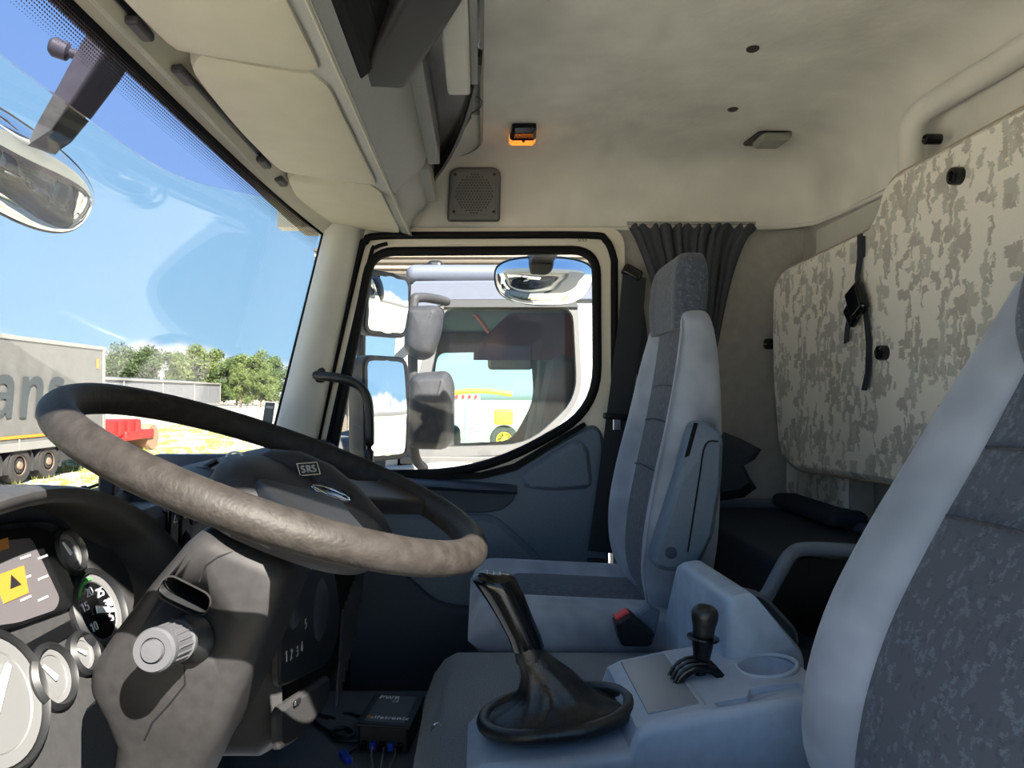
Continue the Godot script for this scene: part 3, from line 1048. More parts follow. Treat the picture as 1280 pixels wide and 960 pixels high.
	for q in [[-50, 684], [30, 676], [66, 752], [60, 766], [14, 782], [-40, 790]]:
		var l := plate_frame(on_plate(20, 720)).affine_inverse() * on_plate(q[0], q[1])
		dw.append(Vector2(l.x, l.y))
	var ds := part(u, "display_bezel", finish(slab(round_poly(dp, 0.010, 4), plate_frame(on_plate(20, 720)), 0.007, 0.002), 40.0), M.gloss_black)
	part(ds, "display_screen", finish(slab(round_poly(dw, 0.006, 3), plate_frame(on_plate(20, 720) + PLATE_N * 0.007), 0.001)), mat("screen_grey", Color(0.30, 0.29, 0.30), 0.12))
	var ic := plate_frame(on_plate(9, 729) + PLATE_N * 0.0082)
	part(ds, "warning_tile", finish(slab([Vector2(-0.026, 0.010), Vector2(0.018, 0.010), Vector2(0.010, -0.016), Vector2(-0.026, -0.016)], ic, 0.0006)), M.amber_tile)
	part(ds, "warning_sign", finish(slab([Vector2(-0.012, -0.006), Vector2(0.004, -0.006), Vector2(-0.004, 0.006)], plate_frame(on_plate(9, 729) + PLATE_N * 0.0089), 0.0004)), M.black_plastic)
	part(ds, "warning_tile", finish(slab([Vector2(-0.012, 0.006), Vector2(0.006, 0.006), Vector2(0.002, -0.004), Vector2(-0.012, -0.004)], plate_frame(on_plate(-3, 685) + PLATE_N * 0.0082), 0.0006)), M.amber_tile)
	for k in 6:
		var p := on_plate(22 + (k % 2) * 22, 700 + (k / 2) * 26)
		part(ds, "readout_bar", finish(rbox(Vector3(0.016, 0.0022, 0.0006), 0.0002, plate_frame(p + PLATE_N * 0.0084, 0.0), 1)), M.silver_plastic)
	var strip := []
	for q in [[30, 806], [100, 768], [106, 776], [104, 786], [36, 822], [28, 818]]:
		var l := plate_frame(on_plate(66, 796)).affine_inverse() * on_plate(q[0], q[1])
		strip.append(Vector2(l.x, l.y))
	part(u, "warning_strip", finish(slab(round_poly(strip, 0.006, 3), plate_frame(on_plate(66, 796)), 0.003, 0.001)), M.gloss_black)
	# small things on the dash top
	var ph := thing("phone_cradle", "small black box with a printed sticker standing on the dash top", "device", c(0.98, -0.135, -0.5))
	part(ph, "case", finish(rbox(Vector3(0.040, 0.062, 0.02), 0.004, Transform3D(Basis(Vector3.UP, 0.3).rotated(Vector3.BACK, -0.1), at(136, 611, 0.98)))), M.black_plastic)
	var stx := Transform3D(Basis(Vector3.UP, 0.3).rotated(Vector3.BACK, -0.1), at(131, 611, 0.98) + Vector3(-0.006, 0, 0.0115))
	part(ph, "sticker", finish(rbox(Vector3(0.017, 0.042, 0.001), 0.0004, stx, 1)), M.print_white)
	letters(ph, "print", "CE", 0.016, stx * Transform3D(Basis(Vector3.BACK, PI / 2), Vector3(0, 0, 0.001)), M.black_plastic)
	part(ph, "arm", finish(tube([at(128, 604, 0.97), at(107, 611, 0.96)], 0.0020, 8)), M.black_plastic)
	part(ph, "ball_tip", lathe_mesh(at(108, 610.5, 0.96), at(103, 612, 0.96) - at(108, 610.5, 0.96), [Vector2(0.001, -0.001), Vector2(0.004, 0.0), Vector2(0.0052, 0.004), Vector2(0.004, 0.008), Vector2(0.001, 0.009)], 12), M.black_plastic)
	solo("cable_loop", finish(tube(smooth_line([at(281, 577, 1.5), at(284, 569, 1.5), at(291, 565, 1.5), at(299, 566, 1.5), at(304, 571, 1.5), at(305, 578, 1.5)], 5), 0.0022, 8)), M.print_white, "thin white cable looping up from the far dash top", "cable")
	var wp := thing("dash_sensor", "small black wand lying on the dash behind the wheel", "sensor", at(262, 584, 1.3))
	part(wp, "rod", finish(tube([at(252, 586, 1.3), at(273, 575, 1.3)], [0.005, 0.006], 10)), M.black_plastic)
	part(wp, "mount", finish(rbox(Vector3(0.03, 0.022, 0.03), 0.006, Transform3D(Basis(), at(256, 590, 1.3)))), M.black_plastic)
	var cd := thing("permit_card", "grey card standing upright at the foot of the windshield pillar", "card", at(334, 535, 2.1))
	part(cd, "sheet", finish(slab(outline([[332, 503], [344, 504], [338, 545], [326, 543]], 2.1), across(2.1), 0.003)), mat("card_grey", Color(0.40, 0.42, 0.43), 0.7))
	part(cd, "print_line", finish(slab(outline([[333, 507], [342, 508], [341, 511], [332.5, 510]], 2.098), across(2.097), 0.0006)), M.silver_plastic)


const HUB := Vector3(-0.391, 2.316, -0.218)
const TILT := 0.370


func wheel_at(x: float, w: float, n: float) -> Vector3:      # across, towards the driver, up out of the wheel's plane
	return HUB + Vector3(x, -sin(TILT) * w + cos(TILT) * n, cos(TILT) * w + sin(TILT) * n)


func steering() -> void:
	var o := thing("steering_wheel", "large dark worn steering wheel tilted flat in front of the driver", "steering wheel", HUB)
	var ring := []
	for k in 96:
		var a := TAU * k / 96
		ring.append(wheel_at(cos(a) * 0.225, sin(a) * 0.225, 0.0))
	var rows := []
	for k in 97:
		var a := TAU * k / 96
		var row := []
		for j in 18:
			var b := TAU * j / 18
			var rr := 0.0172 + 0.0008 * cos(3.0 * b + 1.0)
			row.append(wheel_at(cos(a) * (0.225 + cos(b) * rr), sin(a) * (0.225 + cos(b) * rr), sin(b) * rr))
		rows.append(row)
	part(o, "rim", finish(loft(rows, true, false), 60.0), M.wheel_skin)
	for s in [-1.0, 1.0]:
		for ang in [0.93]:
			var dir := Vector2(sin(ang) * s, cos(ang))
			var sd := Vector2(dir.y, -dir.x)
			var sec := []
			for q in [[0.06, 0.050, -0.012, 0.014], [0.10, 0.044, -0.014, 0.013], [0.15, 0.036, -0.012, 0.011], [0.19, 0.040, -0.008, 0.010], [0.222, 0.052, 0.0, 0.010]]:
				var r := []
				for v in round_poly([Vector2(-q[1], -q[3]), Vector2(q[1], -q[3]), Vector2(q[1], q[3]), Vector2(-q[1], q[3])], 0.009, 3):
					r.append(wheel_at(dir.x * q[0] + sd.x * v.x, dir.y * q[0] + sd.y * v.x, q[2] + v.y))
				sec.append(r)
			part(o, "spoke", loft_mesh(sec, 50.0), M.black_plastic)
	# horn pad
	rows = []
	for q in [[-0.066, 0.070, 0.070, 0.036], [-0.062, 0.088, 0.092, 0.036], [-0.050, 0.096, 0.101, 0.038], [-0.034, 0.099, 0.105, 0.040], [-0.022, 0.097, 0.103, 0.041], [-0.012, 0.090, 0.096, 0.042], [-0.003, 0.076, 0.082, 0.042], [0.002, 0.058, 0.062, 0.040], [0.005, 0.036, 0.038, 0.038], [0.006, 0.012, 0.013, 0.038]]:
		var row := []
		for k in 48:
			var a := TAU * k / 48
			var ca := cos(a)
			var sa := sin(a)
			var w: float = signf(sa) * pow(absf(sa), 0.8) * q[2] + q[3]
			row.append(wheel_at(signf(ca) * pow(absf(ca), 0.8) * q[1], w, q[0] - (0.16 * (w - 0.005) if q[0] > -0.03 else 0.0)))
		rows.append(row)
	part(o, "horn_pad", loft_mesh(rows, 45.0), M.hub_plastic)
	var lift := []
	for q in [[-0.045, -0.006, 0.008, 0.004], [-0.030, 0.000, 0.018, 0.012], [0.0, 0.004, 0.026, 0.017], [0.04, 0.000, 0.029, 0.019], [0.08, -0.010, 0.026, 0.016], [0.115, -0.022, 0.018, 0.010], [0.135, -0.032, 0.006, 0.004]]:
		var row := []
		for k in 20:
			var a := TAU * k / 20
			row.append(wheel_at(0.050 + cos(a) * q[2], q[0], q[1] + sin(a) * q[3]))
		lift.append(row)
	part(o, "pad_crest", loft_mesh(lift, 50.0), M.hub_plastic)
	var em := part(o, "emblem_ring", finish(tube(ring_pts(-0.012, 0.060, 0.0005, 0.021), 0.0016, 8, true)), M.chrome)
	part(em, "emblem", finish(slab([Vector2(0, -0.020), Vector2(0.013, 0), Vector2(0, 0.020), Vector2(-0.013, 0)], Transform3D(Basis(Vector3.RIGHT, (wheel_at(0, 1, 0) - HUB) * -1.0, wheel_at(0, 0, 1) - HUB), wheel_at(-0.012, 0.060, -0.0010)), 0.002, 0.001)), M.chrome)
	var bx := Transform3D(Basis(Vector3(0.7, 0, 0.7).normalized(), Vector3(0.35, 0.85, -0.35).normalized(), Vector3(-0.35, 0.80, 0.45)).orthonormalized(), wheel_at(0.020, 0.022, 0.0095))
	var bd := part(o, "badge", finish(rbox(Vector3(0.027, 0.016, 0.003), 0.001, bx)), M.black_plastic)
	part(bd, "badge_frame", finish(hoop([Vector2(-0.0135, -0.008), Vector2(0.0135, -0.008), Vector2(0.0135, 0.008), Vector2(-0.0135, 0.008)], [Vector2(-0.0122, -0.0068), Vector2(0.0122, -0.0068), Vector2(0.0122, 0.0068), Vector2(-0.0122, 0.0068)], bx * Transform3D(Basis(), Vector3(0, 0, 0.0014)), 0.001)), M.chrome)
	letters(bd, "badge_print", "SRS", 0.012, bx * Transform3D(Basis(), Vector3(0, 0, 0.0022)), M.silver_plastic, true)
	# column
	var s := thing("steering_column", "dark grey steering column shroud under the wheel", "steering column", wheel_at(0, 0, -0.55))
	var secs := []
	for q in [[0.070, -0.038, 0.050, 0.062], [0.076, -0.045, 0.057, 0.072], [0.088, -0.051, 0.060, 0.078], [0.14, -0.069, 0.060, 0.080], [0.20, -0.086, 0.059, 0.080], [0.240, -0.095, 0.057, 0.078], [0.262, -0.090, 0.056, 0.075], [0.285, -0.070, 0.052, 0.070], [0.310, -0.050, 0.048, 0.064], [0.36, -0.038, 0.045, 0.058], [0.5, -0.03, 0.04, 0.05], [0.62, -0.03, 0.035, 0.045]]:
		var r := []
		for v in round_poly([Vector2(-q[3], q[1]), Vector2(-q[3], q[2]), Vector2(q[3], q[2]), Vector2(q[3], q[1])], [0.026, 0.022, 0.022, 0.026], 5):
			r.append(wheel_at(v.x, v.y, -q[0]))
		secs.append(r)
	part(s, "collar", lathe_mesh(wheel_at(0, 0.012, -0.060), wheel_at(0, 0, -1) - HUB, [Vector2(0.060, 0), Vector2(0.060, 0.016)], 32), M.black_plastic)
	part(s, "seam", finish(tube([wheel_at(-0.068, 0.006, -0.072), wheel_at(-0.0775, -0.012, -0.086), wheel_at(-0.0790, -0.020, -0.098), wheel_at(-0.0800, -0.020, -0.115)], 0.0010, 6)), M.rubber)
	part(s, "seam", finish(tube([wheel_at(-0.0805, -0.012, -0.18), wheel_at(-0.0800, 0.004, -0.215), wheel_at(-0.0785, -0.004, -0.24), wheel_at(-0.075, -0.014, -0.265), wheel_at(-0.071, -0.016, -0.285)], 0.0010, 6)), M.rubber)
	var hx := Transform3D(Basis((wheel_at(0, 1, 0) - HUB).rotated(Vector3.RIGHT, 0.10), (wheel_at(0, 0, 1) - HUB).rotated(Vector3.RIGHT, 0.10), Vector3(-1, 0, 0)), wheel_at(-0.0806, -0.028, -0.133))
	var slot := round_poly([Vector2(-0.026, -0.012), Vector2(0.026, -0.012), Vector2(0.026, 0.012), Vector2(-0.026, 0.012)], 0.0118, 5)
	var body := CSGMesh3D.new()
	body.name = "shroud"
	body.mesh = loft_mesh(secs, 45.0)
	body.material = M.column_grey
	s.add_child(body)
	body.position = -s.position
	var cut := CSGMesh3D.new()
	cut.name = "cut"
	cut.mesh = finish(slab(slot, hx * Transform3D(Basis(), Vector3(0, 0, -0.06)), 0.085))
	cut.operation = CSGShape3D.OPERATION_SUBTRACTION
	cut.material = M.rubber  # slot lined in black, the shade inside it put into the colour
	body.add_child(cut)
	part(s, "slot_rim", finish(hoop(inset(slot, -0.0016), slot, hx, 0.0012), 50.0), M.column_grey)
	part(s, "stalk_boss", lathe_mesh(at(238, 797, 0.73), Vector3(-1, 0.0, -0.22), [Vector2(0.026, 0), Vector2(0.024, 0.008), Vector2(0.018, 0.014), Vector2(0.010, 0.03)], 24), M.black_plastic)
	var kb := at(223, 800, 0.705)
	var ka := (at(183, 817, 0.645) - kb).normalized()
	var kn := part(s, "stalk_knob", lathe_mesh(kb, ka, [Vector2(0.0160, 0.0), Vector2(0.0200, 0.002), Vector2(0.0205, 0.008), Vector2(0.0187, 0.010), Vector2(0.0180, 0.036), Vector2(0.0198, 0.040), Vector2(0.0198, 0.047), Vector2(0.0180, 0.050), Vector2(0.0115, 0.050), Vector2(0.0112, 0.047), Vector2(0.0105, 0.0475), Vector2(0.0095, 0.0525), Vector2(0.002, 0.0530)], 36, 30.0), M.stalk_grey)
	var kx := ka.cross(Vector3.UP).normalized()
	var ky := ka.cross(kx)
	for k in 18:
		var a := TAU * k / 18
		var e := kx * cos(a) + ky * sin(a)
		part(kn, "grip_rib", finish(tube([kb + ka * 0.010 + e * 0.0185, kb + ka * 0.036 + e * 0.0178], 0.0014, 6)), M.stalk_grey)
	part(s, "far_stalk", finish(tube([wheel_at(0.07, -0.01, -0.13), wheel_at(0.17, -0.03, -0.12)], [0.008, 0.010], 10)), M.black_plastic)


func ring_pts(x: float, w: float, n: float, r: float) -> Array:
	var out := []
	for k in 32:
		var a := TAU * k / 32
		out.append(wheel_at(x + cos(a) * r, w + sin(a) * r, n))
	return out


# ---------------------------------------------------------------- seats
const SEC := [[-1.0, 0.60, 0.0], [-0.985, 0.25, 0.0], [-0.90, 0.03, 0.0], [-0.78, 0.0, 0.05], [-0.66, 0.0, 0.35], [-0.55, 0.0, 0.9], [-0.3, 0.0, 1.0], [0.0, 0.0, 1.0], [0.3, 0.0, 1.0], [0.55, 0.0, 0.9], [0.66, 0.0, 0.35], [0.78, 0.0, 0.05], [0.90, 0.03, 0.0], [0.985, 0.25, 0.0], [1.0, 0.60, 0.0], [0.95, 0.94, 0.0], [0.7, 1.0, 0.0], [0.0, 1.0, 0.0], [-0.7, 1.0, 0.0], [-0.95, 0.94, 0.0]]


func back_rows(xc: float, prof: Array, per := 4) -> Array:      # prof rows: height, front, back, half width, valley
	var dense := []
	for k in 5:
		var col := []
		for p in prof:
			col.append(p[k])
		dense.append(smooth_num(col, per))
	var rows := []
	for i in dense[0].size():
		var row := []
		for s in SEC:
			row.append(c(xc + s[0] * dense[3][i], dense[0][i], lerpf(dense[1][i], dense[2][i], s[1]) + s[2] * dense[4][i]))
		rows.append(smooth_line(row, 3, true))
	return rows


func insert_sheet(xc: float, prof: Array, y0: float, y1: float, uw: float, proud := 0.004, per := 4) -> ArrayMesh:
	var dense := []
	for k in 5:
		var col := []
		for p in prof:
			col.append(p[k])
		dense.append(smooth_num(col, per * 3))
	var rows := []
	for i in dense[0].size():
		if dense[0][i] < y0 or dense[0][i] > y1:
			continue
		var row := []
		for u in [-1.0, -0.9, -0.6, -0.3, 0.0, 0.3, 0.6, 0.9, 1.0]:
			var uu: float = absf(u * uw)
			var v := 1.0 if uu < 0.3 else lerpf(1.0, 0.9, (uu - 0.3) / 0.25) if uu < 0.55 else lerpf(0.9, 0.35, (uu - 0.55) / 0.11)
			row.append(c(xc + u * uw * dense[3][i], dense[0][i], dense[1][i] + dense[4][i] * v - proud - 0.006 * (1.0 - u * u)))
		rows.append(row)
	return finish(sheet(rows, Vector3(0, 0, 0.016)), 50.0)


func cushion(xc: float, hw: float, z0: float, z1: float, top: float, thick: float, lift: float) -> Array:
	var rows := []
	for k in 19:
		var t := k / 18.0
		var z := lerpf(z0, z1, t)
		var e := pow(maxf(0.0, 1.0 - pow(1.0 - minf(t / 0.16, 1.0), 2.4)), 0.5)
		var yt := top - (1.0 - e) * thick * 0.55 - 0.02 * t
		var yb := top - thick + (1.0 - e) * thick * 0.25
		var row := []
		var wv := hw * (0.93 + 0.07 * e)
		for s in [[-1.0, 0.45, 0.0], [-0.985, 0.8, 0.0], [-0.9, 0.98, 0.0], [-0.78, 1.0, 0.2], [-0.64, 1.0, 0.5], [-0.5, 1.0, -1.0], [0.0, 1.0, -1.0], [0.5, 1.0, -1.0], [0.64, 1.0, 0.5], [0.78, 1.0, 0.2], [0.9, 0.98, 0.0], [0.985, 0.8, 0.0], [1.0, 0.45, 0.0], [0.96, 0.05, 0.0], [0.6, 0.0, 0.0], [-0.6, 0.0, 0.0], [-0.96, 0.05, 0.0]]:
			row.append(c(xc + s[0] * wv, lerpf(yb, yt, s[1]) + s[2] * lift * e, z))
		rows.append(smooth_line(row, 3, true))
	return rows


func passenger_seat() -> void:
	var o := thing("passenger_seat", "grey velour passenger seat with a dark patterned centre and folded-up armrest", "seat", c(1.75, -0.75, 0.2))
	var xc := 1.75
	var prof := [[-0.47, 0.375, 0.47, 0.19, 0.015], [-0.40, 0.345, 0.485, 0.225, 0.03], [-0.30, 0.342, 0.495, 0.25, 0.04], [-0.18, 0.362, 0.50, 0.25, 0.042], [-0.05, 0.394, 0.505, 0.24, 0.036], [0.06, 0.417, 0.505, 0.222, 0.030], [0.13, 0.432, 0.503, 0.198, 0.022], [0.175, 0.442, 0.498, 0.168, 0.014], [0.19, 0.452, 0.49, 0.13, 0.008]]
	part(o, "backrest", loft_mesh(back_rows(xc, prof), 55.0), M.velour)
	part(o, "back_insert", insert_sheet(xc, prof, -0.45, 0.185, 0.50), M.seat_insert, "dark patterned centre panel")
	var head := [[0.15, 0.432, 0.492, 0.130, 0.004], [0.19, 0.430, 0.500, 0.140, 0.004], [0.25, 0.432, 0.505, 0.138, 0.004], [0.295, 0.438, 0.505, 0.128, 0.002], [0.318, 0.450, 0.50, 0.108, 0.0], [0.326, 0.465, 0.49, 0.075, 0.0]]
	part(o, "head_restraint", loft_mesh(back_rows(xc, head), 55.0), M.seat_insert)
	for s in [-1.0]:
		var pts := []
		for q in [[-0.44, 0.352, 0.205], [-0.36, 0.338, 0.23], [-0.24, 0.35, 0.228], [-0.1, 0.38, 0.218], [0.04, 0.411, 0.202], [0.12, 0.428, 0.178], [0.165, 0.438, 0.152]]:
			pts.append(c(xc + s * q[2] * 1.02, q[0], q[1] - 0.001))
		part(o, "piping", finish(tube(smooth_line(pts, 4), 0.0028, 6)), M.velour)
	for y in [0.02, -0.06, -0.17]:
		part(o, "seam", finish(tube(smooth_line([c(xc - 0.115, y, prof_front(prof, y) + 0.028), c(xc, y + 0.006, prof_front(prof, y) + 0.024), c(xc + 0.115, y, prof_front(prof, y) + 0.028)], 4), 0.0018, 6)), M.head_cloth)
	part(o, "cushion", loft_mesh(cushion(xc, 0.25, -0.025, 0.40, -0.430, 0.105, 0.014), 55.0), M.velour)
	var rows := []
	for k in 9:
		var t := k / 8.0
		var z := lerpf(0.055, 0.37, t)
		var w := 0.115 * minf(1.0, 0.45 + t * 4.0)
		var row := []
		for u in [-1.0, -0.5, 0.0, 0.5, 1.0]:
			row.append(c(xc + u * w, -0.4375 - 0.02 * ((z + 0.025) / 0.425) + (0.002 if absf(u) < 0.9 else -0.004), z))
		rows.append(row)
	part(o, "seat_insert", finish(sheet(rows, Vector3(0, -0.014, 0)), 50.0), M.seat_insert, "dark patterned seat panel")
	part(o, "base", finish(rbox_at(c(1.54, -0.75, 0.04), c(1.96, -0.53, 0.38), 0.02)), M.black_plastic)
	# armrest folded up against the inboard side
	var arm := round_poly(outline([[868, 527], [893, 527], [905, 546], [903, 600], [893, 668], [872, 712], [838, 716], [814, 708], [822, 676], [846, 604], [862, 545]], 1.455), 0.018, 4)
	part(o, "armrest", finish(slab(arm, across(1.50), 0.048, 0.009), 45.0), M.door_trim)
	var groove := smooth_line(outline([[898, 552], [882, 556], [874, 600], [860, 690]], 1.45), 4)
	var gp := []
	for v in groove:
		gp.append(Vector3(1.4515 - 1.2, v.y, v.x))
	part(o, "armrest_seam", finish(tube(gp, 0.0018, 6)), M.rubber)
	part(o, "armrest_button", lathe_mesh(at(839, 691, 1.452), Vector3(-1, 0, 0), [Vector2(0.012, 0), Vector2(0.011, 0.002), Vector2(0.002, 0.002)], 20), M.door_dark)
	part(o, "armrest_slot", finish(slab(outline([[868, 528], [873, 529], [862, 570], [856, 572]], 1.45), across(1.4535), 0.002)), M.rubber)
	# buckle
	var b := thing("seat_belt_buckle", "black belt buckle with a red release button beside the passenger cushion", "buckle", at(790, 795, 1.44))
	part(b, "housing", finish(slab(round_poly(outline([[768, 776], [786, 764], [818, 790], [812, 806], [776, 806]], 1.44), 0.008, 3), across(1.47), 0.045, 0.006), 45.0), M.black_plastic)
	part(b, "release_button", finish(rbox(Vector3(0.03, 0.010, 0.030), 0.003, Transform3D(Basis(Vector3.RIGHT, -0.55).rotated(Vector3.UP, 0.0), at(778, 770, 1.44) + Vector3(0.008, 0.0, 0.0)))), M.red_plastic)
	part(b, "stalk", finish(slab(outline([[792, 772], [812, 757], [826, 765], [818, 800]], 1.46), across(1.48), 0.02, 0.004)), M.door_trim)


func prof_front(prof: Array, y: float) -> float:
	for i in prof.size() - 1:
		if y <= prof[i + 1][0]:
			return lerpf(prof[i][1], prof[i + 1][1], (y - prof[i][0]) / (prof[i + 1][0] - prof[i][0]))
	return prof[-1][1]


func driver_seat() -> void:
	var o := thing("driver_seat", "grey velour driver seat with a dark patterned centre at the picture's edge", "seat", c(0.62, -0.75, 0.3))
	var xc := 0.62
	var prof := [[-0.50, 0.42, 0.55, 0.22, 0.012], [-0.42, 0.374, 0.56, 0.255, 0.022], [-0.34, 0.372, 0.57, 0.265, 0.030], [-0.25, 0.396, 0.59, 0.265, 0.032], [-0.16, 0.440, 0.61, 0.263, 0.030], [-0.06, 0.498, 0.64, 0.258, 0.026], [0.02, 0.543, 0.665, 0.25, 0.020], [0.09, 0.580, 0.68, 0.235, 0.012], [0.14, 0.60, 0.69, 0.21, 0.006], [0.165, 0.62, 0.685, 0.16, 0.002]]
	part(o, "backrest", loft_mesh(back_rows(xc, prof), 55.0), M.velour)
	part(o, "back_insert", insert_sheet(xc, prof, -0.47, 0.15, 0.545, 0.004), M.seat_insert, "dark patterned centre panel")
	var head := [[0.03, 0.540, 0.66, 0.128, 0.0], [0.08, 0.548, 0.685, 0.155, 0.0], [0.16, 0.574, 0.70, 0.165, 0.0], [0.26, 0.615, 0.725, 0.165, 0.0], [0.33, 0.645, 0.735, 0.155, 0.0], [0.37, 0.67, 0.735, 0.12, 0.0], [0.38, 0.69, 0.72, 0.08, 0.0]]
	part(o, "head_restraint", loft_mesh(back_rows(xc, head), 55.0), M.seat_insert)
	for y in [-0.055, -0.125]:
		var pts := []
		for u in [-0.145, -0.08, 0.0, 0.08, 0.135]:
			pts.append(c(xc + u, y + 0.006 * cos(u * 9.0), prof_front(prof, y) + (0.016 if absf(u) < 0.1 else 0.019)))
		part(o, "seam", finish(tube(smooth_line(pts, 4), 0.0022, 6)), M.head_cloth)
	var edge := []
	for i in range(1, prof.size() - 1):
		edge.append(c(xc + prof[i][3] * 0.985, prof[i][0], lerpf(prof[i][1], prof[i][2], 0.22)))
	part(o, "piping", finish(tube(smooth_line(edge, 4), 0.0025, 6)), M.velour)
	part(o, "cushion", loft_mesh(cushion(xc, 0.25, -0.02, 0.44, -0.424, 0.13, 0.012), 55.0), M.velour)
	part(o, "base", finish(rbox_at(c(0.42, -0.75, 0.05), c(0.82, -0.54, 0.46), 0.02)), M.black_plastic)


# ---------------------------------------------------------------- engine tunnel, console, levers
func tunnel_and_console() -> void:
	var tn := structure("trim_3", c(1.15, -0.75, 0.4), "carpeted engine tunnel between the seats")
	var rows := []
	for k in 26:
		var t := k / 25.0
		var z := -0.115 + 1.09 * pow(t, 1.5)
		var e := sqrt(maxf(0.0, 1.0 - pow(1.0 - minf((z + 0.115) / 0.075, 1.0), 2.0)))
		var top := lerpf(-0.66, -0.507, e)
		var r := []
		for v in round_poly([Vector2(0.76 + 0.03 * (1.0 - e), -0.748), Vector2(0.80 + 0.03 * (1.0 - e), top), Vector2(1.50 - 0.03 * (1.0 - e), top), Vector2(1.53 - 0.03 * (1.0 - e), -0.748)], [0.005, 0.06, 0.06, 0.005], 5):
			r.append(c(v.x, v.y, z))
		rows.append(r)
	part(tn, "carpet", loft_mesh(rows, 50.0), M.carpet)
	# console
	var o := thing("gear_console", "blue grey plastic centre console holding the gear lever", "console", c(1.07, -0.51, 0.2))
	rows = []
	for q in [[-0.025, 1.00, 1.13, -0.530], [-0.018, 0.985, 1.145, -0.505], [0.0, 0.972, 1.16, -0.492], [0.05, 0.958, 1.175, -0.482], [0.12, 0.952, 1.185, -0.472], [0.195, 0.95, 1.19, -0.462], [0.205, 0.95, 1.19, -0.434], [0.225, 0.95, 1.19, -0.424], [0.30, 0.95, 1.19, -0.408], [0.40, 0.95, 1.19, -0.392], [0.46, 0.95, 1.19, -0.388]]:
		var r := []
		for v in round_poly([Vector2(q[1] - 0.012, -0.60), Vector2(q[1], q[3]), Vector2(q[2], q[3]), Vector2(q[2] + 0.01, -0.60)], [0.004, 0.014, 0.014, 0.004], 4):
			r.append(c(v.x, v.y, q[0]))
		rows.append(r)
	var shell := CSGMesh3D.new()
	shell.name = "shell"
	shell.mesh = loft_mesh(rows, 0.5)
	shell.material = M.console_grey
	o.add_child(shell)
	shell.position = -o.position
	var cup_up := Vector3(0, 0.987, -0.16)
	var well := CSGMesh3D.new()
	well.name = "well"
	well.mesh = finish(lathe(c(1.065, -0.390, 0.415) - cup_up * 0.035, cup_up, [Vector2(0.036, 0.0), Vector2(0.040, 0.06)], 32))
	well.operation = CSGShape3D.OPERATION_SUBTRACTION
	well.material = M.console_grey
	shell.add_child(well)
	var tray := CSGMesh3D.new()
	tray.name = "tray"
	tray.mesh = finish(slab(round_poly([Vector2(0.962, 0.315), Vector2(0.976, 0.315), Vector2(0.976, 0.36), Vector2(1.000, 0.372), Vector2(1.000, 0.44), Vector2(0.962, 0.44)], 0.005, 3), Transform3D(Basis(Vector3(1, 0, 0), Vector3(0, 0.16, 0.987), Vector3(0, 0.987, -0.16)), c(0.0, -0.4655, 0.0)), 0.04))
	tray.operation = CSGShape3D.OPERATION_SUBTRACTION
	tray.material = M.console_grey
	shell.add_child(tray)
	part(o, "lower_step", finish(rbox_at(c(0.925, -0.62, 0.03), c(1.0, -0.545, 0.45), 0.015)), M.console_grey)
	var tilt := Basis(Vector3.RIGHT, -0.20)
	part(o, "smooth_plate", finish(rbox(Vector3(0.19, 0.003, 0.070), 0.0012, Transform3D(tilt, c(1.075, -0.4165, 0.258)))), mat("plate_grey", Color(0.50, 0.52, 0.56), 0.25))
	part(o, "divider", finish(rbox(Vector3(0.20, 0.002, 0.003), 0.0008, Transform3D(tilt, c(1.073, -0.4075, 0.298)))), M.silver_plastic)
	part(o, "cup_ring", finish(tube(circle_pts(c(1.065, -0.3905, 0.415), Vector3(0, 0.987, -0.16), 0.0415), 0.0035, 8, true)), M.console_grey)
	# raised storage cover behind
	var b := thing("storage_cover", "pale blue grey faceted plastic cover behind the short lever", "cover", c(1.3, -0.5, 0.42))
	rows = []
	for q in [[1.105, 0.0, 0.0, 0.008], [1.12, 0.0, 0.0, 0.0], [1.36, -0.008, 0.0, 0.0], [1.40, -0.022, 0.004, 0.0], [1.46, -0.09, 0.008, 0.0], [1.53, -0.175, 0.012, 0.0], [1.56, -0.22, 0.02, 0.0]]:
		var r := []
		for v in round_poly([Vector2(0.368 + q[2] + q[3], -0.56), Vector2(0.369 + q[2] + q[3], -0.300 + q[1]), Vector2(0.408 + q[2], -0.294 + q[1]), Vector2(0.492 + q[2] - q[3], -0.390 + q[1] * 0.7), Vector2(0.50 + q[2], -0.56)], [0.002, 0.012, 0.012, 0.015, 0.002], 4):
			r.append(c(q[0], v.y, v.x))
		rows.append(r)
	part(b, "shell", loft_mesh(rows, 40.0), M.console_blue)
	# gear lever
	var g := thing("gear_lever", "long black gear lever with a silver capped knob and leather boot", "gear lever", c(1.05, -0.47, 0.11))
	var bc := c(1.062, -0.462, 0.110)
	var rim := []
	for k in 48:
		var a := TAU * k / 48
		rim.append(bc + Vector3(cos(a) * 0.088, 0.008 + sin(a) * 0.016 - 0.006 * cos(a), signf(sin(a)) * pow(absf(sin(a)), 0.85) * 0.105))
	part(g, "boot_rim", finish(tube(rim, 0.0105, 10, true, 1.0, Vector3(0.0, 1.0, 0.001)), 60.0), M.leather_black)
	rows = []
	var top := c(1.05, -0.362, 0.070)
